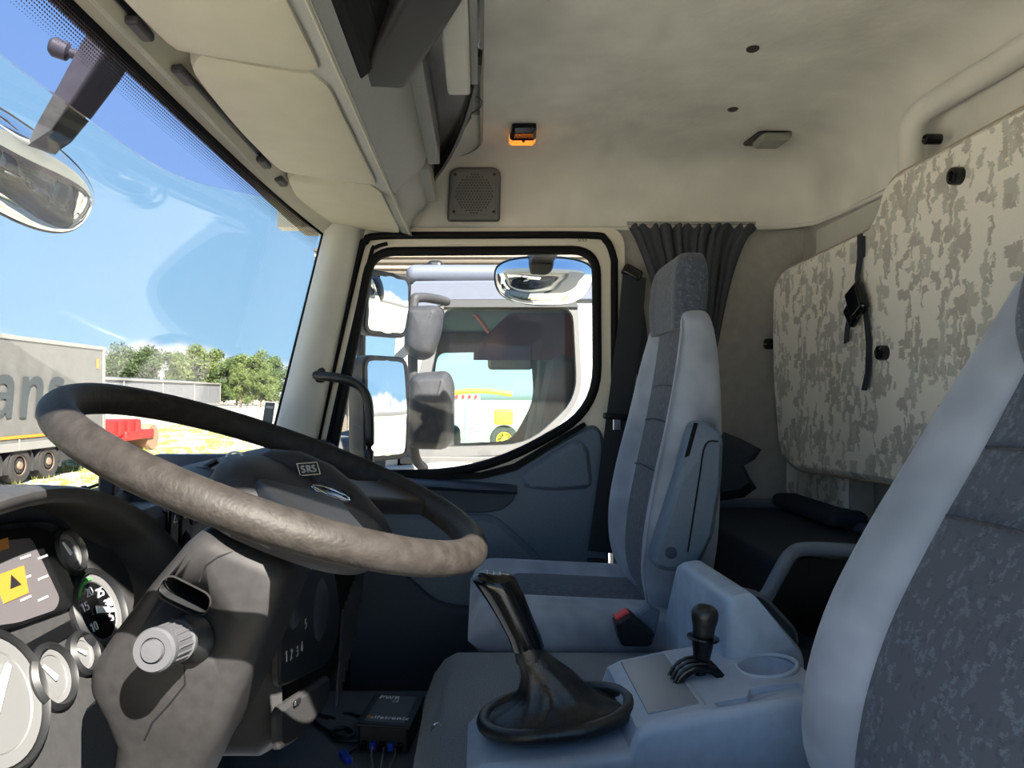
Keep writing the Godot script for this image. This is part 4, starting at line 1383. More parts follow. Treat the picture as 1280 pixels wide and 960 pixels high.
	for i in 15:
		var t := i / 14.0
		var cen := bc.lerp(top, t) + Vector3(0, 0, 0.012 * sin(t * PI) * smoothstep(0.1, 0.4, t))
		cen.y = lerpf(bc.y + 0.004, top.y, maxf(0.0, t - 0.07) / 0.93 if t > 0.15 else t * 0.55)
		var sh: Array = [1.0, 0.97, 0.86, 0.70, 0.58, 0.50, 0.455, 0.42, 0.39, 0.36, 0.33, 0.30, 0.27, 0.245, 0.225]
		var rz: float = 0.102 * sh[i]
		var rx: float = 0.086 * sh[i]
		var row := []
		for k in 40:
			var a := TAU * k / 40
			var fold := 1.0 + (0.10 * sin(5.0 * a + 1.5 * t) + 0.06 * sin(9.0 * a - 4.0 * t)) * sin(minf(t * 1.3, 1.0) * PI) * 1.2
			row.append(cen + Vector3(cos(a) * rx * fold, 0.006 * sin(3.0 * a + 6.0 * t) * (1.0 - t) + (1.0 - t) * (0.016 * sin(a) - 0.006 * cos(a)) * minf(1.0, rz / 0.1), sin(a) * rz * fold))
		rows.append(row)
	part(g, "boot", loft_mesh(rows, 70.0), M.leather_black)
	part(g, "collar", finish(tube([c(1.05, -0.375, 0.073), c(1.05, -0.352, 0.067)], [0.0225, 0.0205], 20)), M.leather_black)
	rows = []
	for q in [[0.069, -0.360, 0.0225, 0.0205, 0.2], [0.063, -0.342, 0.0235, 0.0215, 0.25], [0.051, -0.318, 0.0250, 0.022, 0.3], [0.039, -0.294, 0.0280, 0.024, 0.35], [0.030, -0.278, 0.0325, 0.026, 0.45], [0.0245, -0.270, 0.0345, 0.027, 0.5], [0.022, -0.264, 0.0335, 0.0265, 0.45], [0.021, -0.2585, 0.0300, 0.024, 0.4], [0.0205, -0.2545, 0.0235, 0.019, 0.35], [0.0205, -0.2525, 0.012, 0.010, 0.35]]:
		var row := []
		var ex := Vector3(0, -sin(q[4] - 0.35), cos(q[4] - 0.35))
		for k in 28:
			var a := TAU * k / 28
			row.append(c(1.05, q[1], q[0]) + ex * cos(a) * q[2] + Vector3(sin(a) * q[3], 0, 0))
		rows.append(row)
	part(g, "knob", loft_mesh(rows, 50.0), M.gloss_black)
	var cap := []
	for q in [[-0.003, 0.0235, 0.0185], [-0.0002, 0.0215, 0.0165], [0.0012, 0.014, 0.011]]:
		var row := []
		for k in 24:
			var a := TAU * k / 24
			row.append(c(1.05, -0.2535 + q[0], 0.0195) + Vector3(0, -0.15, 1).normalized() * cos(a) * q[1] + Vector3(sin(a) * q[2], 0, 0))
		cap.append(row)
	part(g, "shift_cap", loft_mesh(cap, 50.0), M.gloss_black)
	for k in 3:
		part(g, "shift_mark", finish(rbox(Vector3(0.022, 0.0012, 0.0014), 0.0004, Transform3D(Basis(Vector3.RIGHT, 0.15), c(1.05, -0.2518 + 0.0018 * (1 - k) * 0.6, 0.0105 + k * 0.009)), 1)), M.print_white)
	# short lever
	var s := thing("parking_brake_lever", "short black parking brake lever with a round collar on the console", "brake lever", at(872, 856, 1.07))
	rows = []
	for k in 13:
		var a := PI * k / 12.0
		var row := []
		for v in round_poly([Vector2(-0.022, 0), Vector2(0.022, 0), Vector2(0.022, 0.010), Vector2(-0.022, 0.010)], 0.003, 2):
			row.append(at(872, 860, 1.07) + Vector3(v.x, sin(a) * (0.030 + v.y), -cos(a) * (0.030 + v.y)))
		rows.append(row)
	part(s, "gate", loft_mesh(rows, 40.0), M.gloss_black)
	for k in 3:
		part(s, "gate_band", finish(tube(arc_pts(at(872, 860, 1.07) + Vector3(-0.015 + 0.015 * k, 0, 0), 0.0405), 0.0022, 6)), M.black_plastic)
	part(s, "base_plate", finish(rbox(Vector3(0.07, 0.006, 0.085), 0.003, Transform3D(tilt, at(872, 862, 1.07)))), M.black_plastic)
	var lb := at(876, 838, 1.07)
	var la := (at(882, 757, 1.07) - lb).normalized()
	part(s, "stem", lathe_mesh(lb, la, [Vector2(0.0075, -0.01), Vector2(0.0070, 0.016), Vector2(0.012, 0.017), Vector2(0.0150, 0.040), Vector2(0.0155, 0.046), Vector2(0.010, 0.047), Vector2(0.010, 0.05)], 24, 30.0), M.gloss_black)
	part(s, "collar", lathe_mesh(lb, la, [Vector2(0.012, 0.044), Vector2(0.0225, 0.0455), Vector2(0.0235, 0.0475), Vector2(0.0225, 0.0495), Vector2(0.012, 0.051)], 28, 40.0), M.gloss_black)
	part(s, "knob", lathe_mesh(lb, la, [Vector2(0.013, 0.050), Vector2(0.0155, 0.053), Vector2(0.0155, 0.060), Vector2(0.0165, 0.066), Vector2(0.0190, 0.076), Vector2(0.0192, 0.084), Vector2(0.017, 0.090), Vector2(0.011, 0.0945), Vector2(0.002, 0.0955)], 28, 45.0), M.leather_black)
	# triple pipe holder at the foot of the tunnel
	var tp := thing("pipe_clip", "three chrome rimmed black tubes side by side at the tunnel's foot", "tubes", at(540, 955, 1.15))
	for k in 3:
		var p := at(546 - k * 2, 911 + k * 11.5, 1.16)
		var ax := Vector3(-0.55, 0.55, -0.25).normalized()
		var tb := part(tp, "tube", lathe_mesh(p - ax * 0.07, ax, [Vector2(0.0095, 0), Vector2(0.0095, 0.07), Vector2(0.006, 0.070), Vector2(0.006, 0.062), Vector2(0.001, 0.062)], 18), M.black_plastic)
		part(tb, "chrome_rim", finish(tube(circle_pts(p, ax, 0.0085), 0.0016, 8, true)), M.chrome)
	# control box on the mat
	var e := thing("control_box", "black control box with a printed label lying on the floor mat", "box", c(1.62, -0.742, -0.2))
	var by := -0.742
	var px := Transform3D(Basis(Vector3.UP, -0.12), c(1.60, by + 0.030, -0.192))
	part(e, "case", finish(rbox(Vector3(0.150, 0.056, 0.108), 0.006, px)), M.black_plastic)
	part(e, "lid", finish(rbox(Vector3(0.158, 0.008, 0.116), 0.003, px * Transform3D(Basis(), Vector3(0, 0.028, 0)))), M.black_plastic)
	part(e, "label", finish(rbox(Vector3(0.135, 0.0012, 0.086), 0.0004, px * Transform3D(Basis(), Vector3(0.0, 0.0326, 0)), 1)), mat("label_grey", Color(0.30, 0.325, 0.36), 0.5))
	var flat := px * Transform3D(Basis(Vector3(0, 0, 1), Vector3(1, 0, 0), Vector3(0, 1, 0)), Vector3(0, 0.0334, 0))
	letters(e, "label_print", "PWR", 0.022, flat * Transform3D(Basis(), Vector3(-0.018, 0.055, 0)), M.print_white, true)
	letters(e, "label_print", "CE", 0.013, flat * Transform3D(Basis(), Vector3(0.0, 0.036, 0)), M.print_white)
	letters(e, "label_print", "alfatronix", 0.018, flat * Transform3D(Basis(), Vector3(0.006, -0.048, 0)), M.print_white, true)
	part(e, "label_dot", lathe_mesh(flat * Vector3(-0.036, -0.048, 0), Vector3.UP, [Vector2(0.006, 0), Vector2(0.006, 0.001), Vector2(0.001, 0.001)], 16), M.orange_print)
	for k in 5:
		part(e, "terminal", finish(rbox(Vector3(0.012, 0.016, 0.012), 0.002, px * Transform3D(Basis(), Vector3(-0.078, -0.012, -0.04 + k * 0.019)))), mat("connector_blue", Color(0.10, 0.25, 0.75), 0.45) if k % 2 else M.gloss_black)
	var wire_m := mat("wire_grey", Color(0.45, 0.46, 0.48), 0.5)
	for k in 3:
		var a := px * Vector3(-0.085, -0.012, -0.02 + k * 0.024)
		part(e, "lead", finish(tube(smooth_line([a, a + Vector3(-0.03, -0.002, 0.002), a + Vector3(-0.06, -0.012, 0.008 - k * 0.006), a + Vector3(-0.12, -0.016, 0.0 + k * 0.004)], 5), 0.0022, 6)), wire_m)
	var cy := c(0, by + 0.006, 0).y
	var wire := []
	for q in [[374, 876], [392, 900], [410, 914], [430, 922], [442, 918], [432, 910], [414, 914], [420, 924], [444, 926], [462, 922]]:
		var w := at(q[0], q[1], 1.0)
		var f := (cy - 2.4) / (w.y - 2.4)
		wire.append(Vector3((w.x + 1.2) * f - 1.2, cy, w.z * f))
	solo("power_cord", finish(tube(smooth_line(wire, 6), 0.005, 8)), M.black_plastic, "tangled black cord lying on the floor mat beside the control box", "cord")
	var w2 := []
	for q in [[466, 916], [455, 930], [442, 938], [432, 946]]:
		var w := at(q[0], q[1], 1.0)
		var f := (cy - 2.4) / (w.y - 2.4)
		w2.append(Vector3((w.x + 1.2) * f - 1.2, cy, w.z * f))
	var bw := thing("spare_lead", "loose wire with a bright blue plug on the floor mat", "wire", w2[-1])
	part(bw, "wire", finish(tube(smooth_line(w2, 5), 0.0022, 6)), M.black_plastic)
	part(bw, "plug", finish(rbox(Vector3(0.045, 0.012, 0.016), 0.004, Transform3D(Basis(Vector3.UP, 0.5), w2[-1]))), M.connector_blue)


func circle_pts(p: Vector3, axis: Vector3, r: float) -> Array:
	axis = axis.normalized()
	var x := axis.cross(Vector3(0.3, 0.1, 0.9)).normalized()
	var y := axis.cross(x)
	var out := []
	for k in 28:
		out.append(p + x * cos(TAU * k / 28) * r + y * sin(TAU * k / 28) * r)
	return out


func arc_pts(p: Vector3, r: float) -> Array:
	var out := []
	for k in 11:
		var a := PI * k / 10.0
		out.append(p + Vector3(0, sin(a) * r, -cos(a) * r))
	return out


# ---------------------------------------------------------------- behind the seats
func rear_of_cab() -> void:
	# upholstered bunk board against the rear wall; outline in (distance across, height)
	var b := thing("bunk_board", "folded-up bunk board covered in light grey blotch-patterned fabric", "board", c(1.2, -0.19, 0.9))
	var zz := 0.855
	var pl := [Vector2(0.30, -0.17), Vector2(1.55, -0.185), Vector2(2.02, -0.205), Vector2(2.115, -0.17), Vector2(2.165, 0.10), Vector2(2.155, 0.325), Vector2(2.10, 0.36), Vector2(1.63, 0.372), Vector2(1.592, 0.40), Vector2(1.57, 0.445), Vector2(1.53, 0.462), Vector2(0.30, 0.462)]
	var fr := Transform3D(Basis(Vector3.RIGHT, Vector3.UP, Vector3.BACK), Vector3(-1.2, 2.4, zz))
	var flip := Transform3D(Basis(Vector3.RIGHT, Vector3.UP, Vector3(0, 0, -1)), Vector3(-1.2, 2.4, zz + 0.06))
	var rp := round_poly(pl, [0.02, 0.1, 0.06, 0.06, 0.1, 0.04, 0.04, 0.05, 0.02, 0.02, 0.03, 0.02], 4)
	part(b, "padded_cover", finish(slab(rp, flip, 0.06, 0.014), 50.0), M.board_cloth)
	var pip := []
	for v in inset(rp, 0.002):
		pip.append(Vector3(v.x - 1.2, v.y + 2.4, zz + 0.014))
	part(b, "piping", finish(tube(pip, 0.0045, 8, true), 60.0), M.cream_seam)
	for q in [[1200, 220], [1107, 441], [963, 430]]:
		var d: float = zz * 920.0 / (q[0] - 600.0)
		part(b, "press_stud", lathe_mesh(at(q[0], q[1], d), Vector3(0, 0, -1), [Vector2(0.016, -0.004), Vector2(0.016, 0.012), Vector2(0.0145, 0.016), Vector2(0.009, 0.017), Vector2(0.007, 0.012), Vector2(0.001, 0.012)], 24), M.gloss_black)
	solo("wall_stud", lathe_mesh(at(1163, 174, 1.54), Vector3(0, 0, -1), [Vector2(0.011, -0.02), Vector2(0.011, 0.010), Vector2(0.009, 0.013), Vector2(0.005, 0.009), Vector2(0.001, 0.009)], 20), M.gloss_black, "small black stud in the headliner recess above the bunk board", "stud")
	# strap hanging on the board
	var s := thing("tie_strap", "black webbing strap with a buckle hanging down the patterned board", "strap", at(1075, 300, 1.63))
	var dz := func(u: float, v: float, out: float) -> Vector3: return at(u, v, (zz - out) * 920.0 / (u - 600.0))
	part(s, "upper_web", finish(strap([dz.call(1075, 293, 0.004), dz.call(1075, 320, 0.006), dz.call(1072, 345, 0.010), dz.call(1073, 362, 0.014)], 0.020, 0.003, Vector3.RIGHT)), M.belt)
	part(s, "upper_web", finish(strap([dz.call(1078, 296, 0.003), dz.call(1078, 322, 0.004)], 0.018, 0.003, Vector3.RIGHT)), M.belt)
	part(s, "lower_web", finish(strap([dz.call(1080, 368, 0.012), dz.call(1083, 395, 0.008), dz.call(1086, 430, 0.006), dz.call(1085, 465, 0.008), dz.call(1080, 488, 0.016)], 0.019, 0.003, Vector3.RIGHT)), M.belt)
	var bk: Vector3 = dz.call(1071, 376, 0.018)
	part(s, "buckle", finish(rbox(Vector3(0.062, 0.072, 0.022), 0.010, Transform3D(Basis(Vector3.BACK, -0.45), bk))), M.gloss_black)
	part(s, "buckle", finish(rbox(Vector3(0.048, 0.055, 0.018), 0.009, Transform3D(Basis(Vector3.BACK, -0.7), dz.call(1066, 391, 0.016)))), M.gloss_black)
	part(s, "loose_end", finish(strap([dz.call(1062, 398, 0.014), dz.call(1059, 412, 0.010), dz.call(1058, 428, 0.016)], 0.017, 0.004, Vector3.RIGHT)), M.belt)
	# lower patterned pad
	var lp := thing("lower_pad", "low patterned fabric pad on the rear wall beside the black bag", "pad", c(2.0, -0.31, 0.95))
	part(lp, "cover", finish(rbox_at(c(1.86, -0.30, 0.92), c(2.225, -0.16, 0.985), 0.02)), M.board_cloth)
	part(lp, "edge_post", finish(rbox_at(c(1.835, -0.33, 0.93), c(1.858, -0.15, 0.985), 0.004)), M.side_trim)
	# bunk base
	var k := thing("storage_bunk", "black storage bunk base with a grey rim behind the passenger seat", "storage box", c(1.8, -0.75, 0.75))
	part(k, "box", finish(rbox_at(c(1.36, -0.75, 0.60), c(2.22, -0.335, 0.98), 0.02)), M.bunk_black)
	part(k, "rim", finish(tube(smooth_line([c(2.20, -0.325, 0.62), c(2.20, -0.322, 0.90), c(2.10, -0.322, 0.93), c(1.7, -0.325, 0.93), c(1.45, -0.33, 0.90), c(1.37, -0.345, 0.80), c(1.34, -0.36, 0.66)], 5), 0.016, 10)), M.bunk_rim)
	part(k, "top_roll", finish(rbox_at(c(1.80, -0.325, 0.86), c(2.18, -0.285, 0.955), 0.018)), M.bunk_black)
	part(k, "front_ledge", finish(rbox_at(c(1.16, -0.56, 0.50), c(2.2, -0.49, 0.63), 0.02)), M.bunk_rim)
	part(k, "tray", finish(rbox_at(c(1.00, -0.75, 0.52), c(1.40, -0.47, 0.98), 0.02)), M.bunk_black)
	var loop := smooth_line([at(935, 775, 1.31), at(958, 745, 1.31), at(975, 715, 1.32), at(990, 692, 1.34), at(1010, 686, 1.34), at(1060, 688, 1.33), at(1110, 692, 1.31)], 5)
	part(k, "pocket_rim", finish(tube(loop, 0.013, 10)), M.bunk_rim)
	part(k, "pocket", finish(slab(round_poly(outline([[962, 760], [994, 697], [1085, 698], [1085, 800], [1010, 800]], 1.34), 0.02, 3), across(1.37), 0.02, 0.004)), M.gloss_black)
	part(k, "side_pocket", finish(slab(round_poly(outline([[920, 735], [955, 742], [1000, 790], [1000, 815], [960, 800]], 1.27), 0.02, 3), across(1.29), 0.02, 0.006)), M.bunk_rim)
	# folded black bag
	var bag := []
	for q in [[2.00, 0.0], [2.04, 1.0], [2.09, 1.0], [2.12, 0.0]]:
		var row := []
		for v in [[905, 540], [925, 548], [952, 562], [944, 574], [930, 582], [938, 598], [946, 610], [930, 622], [900, 626], [884, 600], [890, 560]]:
			var m := at(912, 585, q[0])
			row.append(m + (at(v[0], v[1], q[0]) - m) * (0.72 + 0.28 * q[1]))
		bag.append(row)
	var bo := solo("folded_bag", loft_mesh(bag, 20.0), mat("bag_black", Color(0.19, 0.215, 0.26), 0.6), "crumpled dark nylon bag wedged behind the passenger seat", "bag")
	bo.set_meta("group", "")
	bo.remove_meta("group")
	# curtain
	var cu := thing("side_curtain", "dark pleated curtain gathered beside the passenger headrest", "curtain", c(2.15, 0.1, 0.6))
	var rows := []
	var rg := RandomNumberGenerator.new()
	rg.seed = 21
	for i in 25:
		var t := i / 24.0
		var row := []
		var l := lerpf(783, 850, pow(t, 0.8)) + 10.0 * sin(t * 3.0)
		var r := lerpf(946, 880, pow(t, 0.55))
		for j in 201:
			var u := j / 200.0
			var ph := u * TAU * 12.5 + 0.9 * sin(u * 11.0) + t * 1.2
			var amp := lerpf(0.009, 0.014, minf(t * 3.0, 1.0)) * (0.7 + 0.5 * sin(u * 17.0 + 2.0))
			row.append(at(lerpf(l, r, u + 0.012 * sin(ph * 0.5)), 283.0 + 260.0 * t + 3.0 * sin(ph) * (1.0 - t), 2.165) + Vector3(amp * sin(ph) - 0.008, 0, amp * 0.5 * cos(ph)))
		rows.append(row)
	part(cu, "cloth", finish(sheet(rows, Vector3(0.003, 0, 0)), 75.0), M.curtain)
	part(cu, "rail", finish(tube([at(784, 279, 2.215), at(944, 279, 2.215)], 0.005, 8)), M.side_trim)
	# belt
	var sb := thing("seat_belt", "black seat belt webbing running down the door pillar", "seat belt", at(748, 705, 2.12))
	part(sb, "webbing", finish(strap(smooth_line([at(793, 345, 2.16), at(786, 420, 2.15), at(776, 500, 2.14), at(764, 590, 2.13), at(750, 690, 2.12)], 5), 0.075, 0.003, Vector3(0.25, 0, 1))), M.belt)
	part(sb, "webbing", finish(strap(smooth_line([at(790, 347, 2.19), at(800, 420, 2.18), at(810, 520, 2.16), at(815, 640, 2.12)], 5), 0.048, 0.003, Vector3(0.3, 0, 1))), M.belt)
	part(sb, "upper_anchor", finish(rbox(Vector3(0.03, 0.035, 0.06), 0.010, Transform3D(Basis(Vector3.RIGHT, 0.5), at(790, 341, 2.17)))), M.gloss_black)
	part(sb, "tongue", finish(rbox(Vector3(0.018, 0.018, 0.075), 0.005, Transform3D(Basis(Vector3.RIGHT, 0.1), at(770, 521, 2.12)))), M.gloss_black)
	part(sb, "tongue_blade", finish(rbox(Vector3(0.004, 0.036, 0.022), 0.002, Transform3D(Basis(), at(771, 530, 2.115)))), M.chrome)
	part(sb, "floor_anchor", finish(rbox(Vector3(0.03, 0.035, 0.055), 0.006, Transform3D(Basis(), at(746, 706, 2.12)))), M.black_plastic)


func ceiling_fittings() -> void:
	# speaker cover on the curved side of the headliner
	var s := thing("speaker_cover", "square grey perforated speaker cover above the passenger window", "speaker", at(592, 242, 2.17))
	var p00 := at(559, 277, 2.20)
	var p10 := at(625, 277, 2.20)
	var p01 := at(560, 209, 2.155)
	var ex := (p10 - p00).normalized()
	var ey := (p01 - p00).normalized()
	var ez := ex.cross(ey).normalized() * -1.0
	if ez.x > 0.0:
		ez = -ez
	var w := (p10 - p00).length()
	var h := (p01 - p00).length()
	var X := Transform3D(Basis(ex, ey, ez), p00)
	part(s, "frame", finish(slab(round_poly([Vector2(0, 0), Vector2(w, 0), Vector2(w * 0.985, h), Vector2(w * 0.03, h)], [0.012, 0.012, 0.03, 0.03], 4), X, 0.016, 0.007), 45.0), mat("speaker_grey", Color(0.36, 0.365, 0.365), 0.6))
	part(s, "grille", finish(slab(round_poly([Vector2(0.014, 0.020), Vector2(w - 0.014, 0.020), Vector2(w - 0.016, h - 0.012), Vector2(0.016, h - 0.012)], 0.012, 4), X * Transform3D(Basis(), Vector3(0, 0, 0.016)), 0.003, 0.001), 45.0), M.speaker_grey)
	for q in [[0.020, 0.030], [w - 0.020, 0.030], [0.022, h - 0.020], [w - 0.022, h - 0.020]]:
		part(s, "screw", lathe_mesh(X * Vector3(q[0], q[1], 0.018), ez, [Vector2(0.0045, 0), Vector2(0.004, 0.003), Vector2(0.001, 0.003)], 12), M.rubber)
	var mm := MultiMesh.new()
	mm.transform_format = MultiMesh.TRANSFORM_3D
	var hex := []
	for k in 6:
		hex.append(Vector2.from_angle(TAU * k / 6) * 0.0033)
	mm.mesh = finish(slab(hex, Transform3D(), 0.0006))
	var xs := []
	for j in 15:
		for i in 13:
			var q := Vector2((i - 6 + (0.5 if j % 2 else 0.0)) * 0.0088, (j - 7) * 0.0078)
			if q.length() < 0.056:
				xs.append(X * Transform3D(Basis(), Vector3(w * 0.5 + q.x, h * 0.5 + 0.003 + q.y, 0.0189)))
	mm.instance_count = xs.size()
	for i in xs.size():
		mm.set_instance_transform(i, xs[i])
	var mi := MultiMeshInstance3D.new()
	mi.name = "perforation"
	mi.multimesh = mm
	mi.material_override = M.fascia_dark
	mi.set_meta("kind", "stuff")
	s.add_child(mi)
	mi.position = -s.position
	# amber courtesy lamp
	var l := thing("courtesy_lamp", "small courtesy lamp glowing amber under a black hood on the headliner", "lamp", at(652, 168, 2.04))
	var hood := []
	var lens := []
	var lx := Transform3D(Basis(Vector3(0, 0, 1), Vector3(-0.97, 0.24, 0).normalized(), Vector3(-0.24, -0.97, 0).normalized()), at(653, 173, 1.99) + Vector3(0, 0.010, 0))
	part(l, "hood", finish(slab(round_poly([Vector2(-0.036, 0.004), Vector2(0.036, 0.004), Vector2(0.034, 0.058), Vector2(-0.030, 0.056)], 0.008, 3), lx, 0.026, 0.009), 45.0), M.gloss_black)
	var em := StandardMaterial3D.new()
	em.resource_name = "amber_lens"
	em.albedo_color = Color(0.95, 0.55, 0.15)
	em.roughness = 0.25
	em.emission_enabled = true
	em.emission = Color(1.0, 0.60, 0.25)
	em.emission_energy_multiplier = 0.30
	part(l, "lens", finish(slab(round_poly([Vector2(-0.036, -0.026), Vector2(0.034, -0.026), Vector2(0.037, 0.004), Vector2(-0.037, 0.004)], 0.008, 3), lx, 0.020, 0.006), 45.0), em, "amber lens")
	part(l, "switch", lathe_mesh(lx * Vector3(0.002, 0.012, 0.026), lx.basis.z, [Vector2(0.005, 0), Vector2(0.0035, 0.004), Vector2(0.001, 0.004)], 10), M.gloss_black)
	var om := OmniLight3D.new()
	om.name = "amber_glow"
	om.light_color = Color(1.0, 0.55, 0.18)
	om.light_energy = 0.0004
	om.light_size = 0.02
	om.omni_range = 4.0
	om.omni_attenuation = 2.0
	om.shadow_enabled = true
	add_child(om)
	om.position = lx * Vector3(0, -0.012, 0.035)
	# clear reading lamp
	var r := thing("reading_lamp", "flat clear reading lamp let into the headliner by the rear corner", "lamp", c(1.98, 0.70, 0.79))
	var rx := Transform3D(Basis(Vector3(0, 0, 1), Vector3(-1, 0, 0), Vector3(0, -1, 0)), Vector3(c(2.02, 0.712, 0.785).x, 3.108, 0.785))
	part(r, "base", finish(slab(round_poly([Vector2(-0.05, -0.045), Vector2(0.03, -0.045), Vector2(0.05, 0.055), Vector2(-0.04, 0.055)], 0.012, 3), rx, 0.008, 0.003), 45.0), M.fascia_dark)
	part(r, "lens", finish(slab(round_poly([Vector2(-0.030, -0.030), Vector2(0.046, -0.030), Vector2(0.052, 0.055), Vector2(-0.032, 0.055)], 0.014, 3), rx, 0.022, 0.008), 45.0), mat("lens_grey", Color(0.52, 0.53, 0.49), 0.25))
	for q in [[941, 62], [916, 137]]:
		var d: float = 0.716 * 920.0 / (495.0 - q[1])
		var g := "headliner buttons"
		solo("headliner_button", lathe_mesh(at(q[0], q[1], d) + Vector3(0, 0.004, 0), Vector3.DOWN, [Vector2(0.013, 0), Vector2(0.013, 0.004), Vector2(0.010, 0.0065), Vector2(0.002, 0.007)], 20), M.screw, "grey round button in the headliner " + ("farther from the reading lamp" if q[0] > 930 else "nearest the reading lamp"), "button", g)


# ---------------------------------------------------------------- outside
func mirror_unit(called: String, label: String, ctr: Vector3, w: float, h: float, n: Vector3, depth: float, corner: float) -> Node3D:
	n = n.normalized()
	var ex := Vector3.UP.cross(n).normalized()
	var ey := n.cross(ex)
	var o := thing(called, label, "mirror", ctr - ey * h * 0.5, "outside mirrors")
	var X := Transform3D(Basis(ex, ey, n), ctr)
	var poly := round_poly([Vector2(-w, -h) * 0.5, Vector2(w, -h) * 0.5, Vector2(w, h) * 0.5, Vector2(-w, h) * 0.5], corner, 6)
	var rows := []
	for q in [[-0.0, 0.004], [-0.012, 0.010], [-0.35, 0.012], [-0.75, -0.008], [-0.95, -0.035], [-1.0, -0.06]]:
		var row := []
		for v in inset(poly, -q[1]):
			row.append(X * Vector3(v.x, v.y, q[0] * depth))
		rows.append(row)
	part(o, "shell", loft_mesh(rows, 50.0), M.mirror_shell)
	part(o, "bezel", finish(hoop(inset(poly, -0.004), inset(poly, 0.008), X * Transform3D(Basis(), Vector3(0, 0, -0.002)), 0.008), 40.0), M.black_plastic)
	# slightly bulging silvered glass
	var g := []
	for i in 13:
		var row := []
		for j in 13:
			var u := i / 6.0 - 1.0
			var v := j / 6.0 - 1.0
			var sq := Vector2(u * sqrt(1.0 - v * v * 0.10), v * sqrt(1.0 - u * u * 0.10))
			row.append(X * Vector3(sq.x * w * 0.485, sq.y * h * 0.485, 0.010 - 0.004 * (u * u + v * v)))
		g.append(row)
	part(o, "glass", finish(sheet(g, -n * 0.004), 50.0), M.mirror_glass)
	return o


func dome_glass(ctr: Vector3, X: Basis, a: float, up: float, down: float, bulge: float) -> Array:      # half-moon bulging mirror
	var rows := []
	for i in 11:
		var t := i / 10.0
		var row := []
		for k in 48:
			var an := TAU * k / 48
			var ca := cos(an)
			var sa := sin(an)
			var rr := Vector2(signf(ca) * pow(absf(ca), 0.75) * a, signf(sa) * pow(absf(sa), 0.8) * (up if sa > 0 else down)) * cos(t * PI * 0.5 * 0.98)
			row.append(ctr + X * Vector3(rr.x, rr.y, sin(t * PI * 0.5) * bulge))
		rows.append(row)
	return rows


func mirrors() -> void:
	mirror_unit("wing_mirror", "upper smaller wing mirror outside the passenger window", at(485, 381, 2.58), 0.205, 0.205, Vector3(-0.60, -0.10, 0.80), 0.10, 0.035)
	var lo := mirror_unit("wing_mirror", "tall lower wing mirror outside the passenger window", at(483, 510, 2.58), 0.205, 0.345, Vector3(-0.60, 0.02, 0.80), 0.12, 0.035)
	part(lo, "arm", finish(tube([at(452, 400, 2.66), at(451, 455, 2.66)], 0.016, 10)), M.black_plastic)
	part(lo, "arm", finish(tube([at(440, 560, 2.6), at(432, 600, 2.5), at(425, 640, 2.28)], 0.016, 10)), M.black_plastic)
	# kerb mirror hanging above the door window
	var k := thing("kerb_mirror", "half-moon convex kerb mirror hanging above the passenger window", "mirror", at(680, 378, 2.5), "outside mirrors")
	var n := Vector3(-0.80, -0.45, 0.05).normalized()
	var ex := Vector3.UP.cross(n).normalized()
	var B := Basis(ex, n.cross(ex), n)
	var ctr := at(680, 343, 2.52)
	part(k, "glass", loft_mesh(dome_glass(ctr, B, 0.168, 0.060, 0.110, 0.085), 60.0), M.mirror_glass)
	var sh := dome_glass(ctr, Basis(ex, n.cross(ex), -n), 0.172, 0.063, 0.114, 0.06)
	part(k, "shell", loft_mesh(sh, 60.0), M.black_plastic)
	part(k, "bracket", finish(rbox(Vector3(0.24, 0.06, 0.085), 0.012, Transform3D(Basis(), at(678, 316, 2.43)))), M.black_plastic)
	# front mirror in front of the windshield
	var f := thing("front_mirror", "convex chrome front mirror on a black arm outside the windshield", "mirror", at(20, 250, 1.42), "outside mirrors")
	n = Vector3(-0.62, -0.30, 0.72).normalized()
	ex = Vector3.UP.cross(n).normalized()
	B = Basis(ex, n.cross(ex), n)
	ctr = at(5, 205, 1.42)
	var tl := B.rotated(n, -0.42)
	part(f, "glass", loft_mesh(dome_glass(ctr, tl, 0.175, 0.085, 0.085, 0.085), 60.0), M.mirror_glass)
	part(f, "shell", loft_mesh(dome_glass(ctr, Basis(tl.x, tl.y, -tl.z), 0.178, 0.089, 0.089, 0.07), 60.0), M.black_plastic)
	var arm := []
	for q in [[172, 20, 0.052, 0.05], [150, 55, 0.052, 0.05], [120, 105, 0.050, 0.045], [90, 150, 0.045, 0.04], [70, 180, 0.036, 0.035]]:
		var p := at(q[0] - 8, q[1], 1.42)
		var row := []
		for v in round_poly([Vector2(-q[2], -q[3]), Vector2(q[2], -q[3]), Vector2(q[2], q[3]), Vector2(-q[2], q[3])], 0.014, 3):
			row.append(p + Vector3(v.y, -v.x * 0.55, v.x * 0.84 * -1.0))
		arm.append(row)
	part(f, "arm", loft_mesh(arm, 45.0), M.mirror_shell)
	part(f, "arm_bolt", finish(lathe(at(98, 70, 1.45), Vector3(-0.3, 0.3, -1), [Vector2(0.010, -0.02), Vector2(0.010, 0.015), Vector2(0.018, 0.02), Vector2(0.019, 0.045), Vector2(0.013, 0.052), Vector2(0.002, 0.053)], 16)), M.mirror_shell)


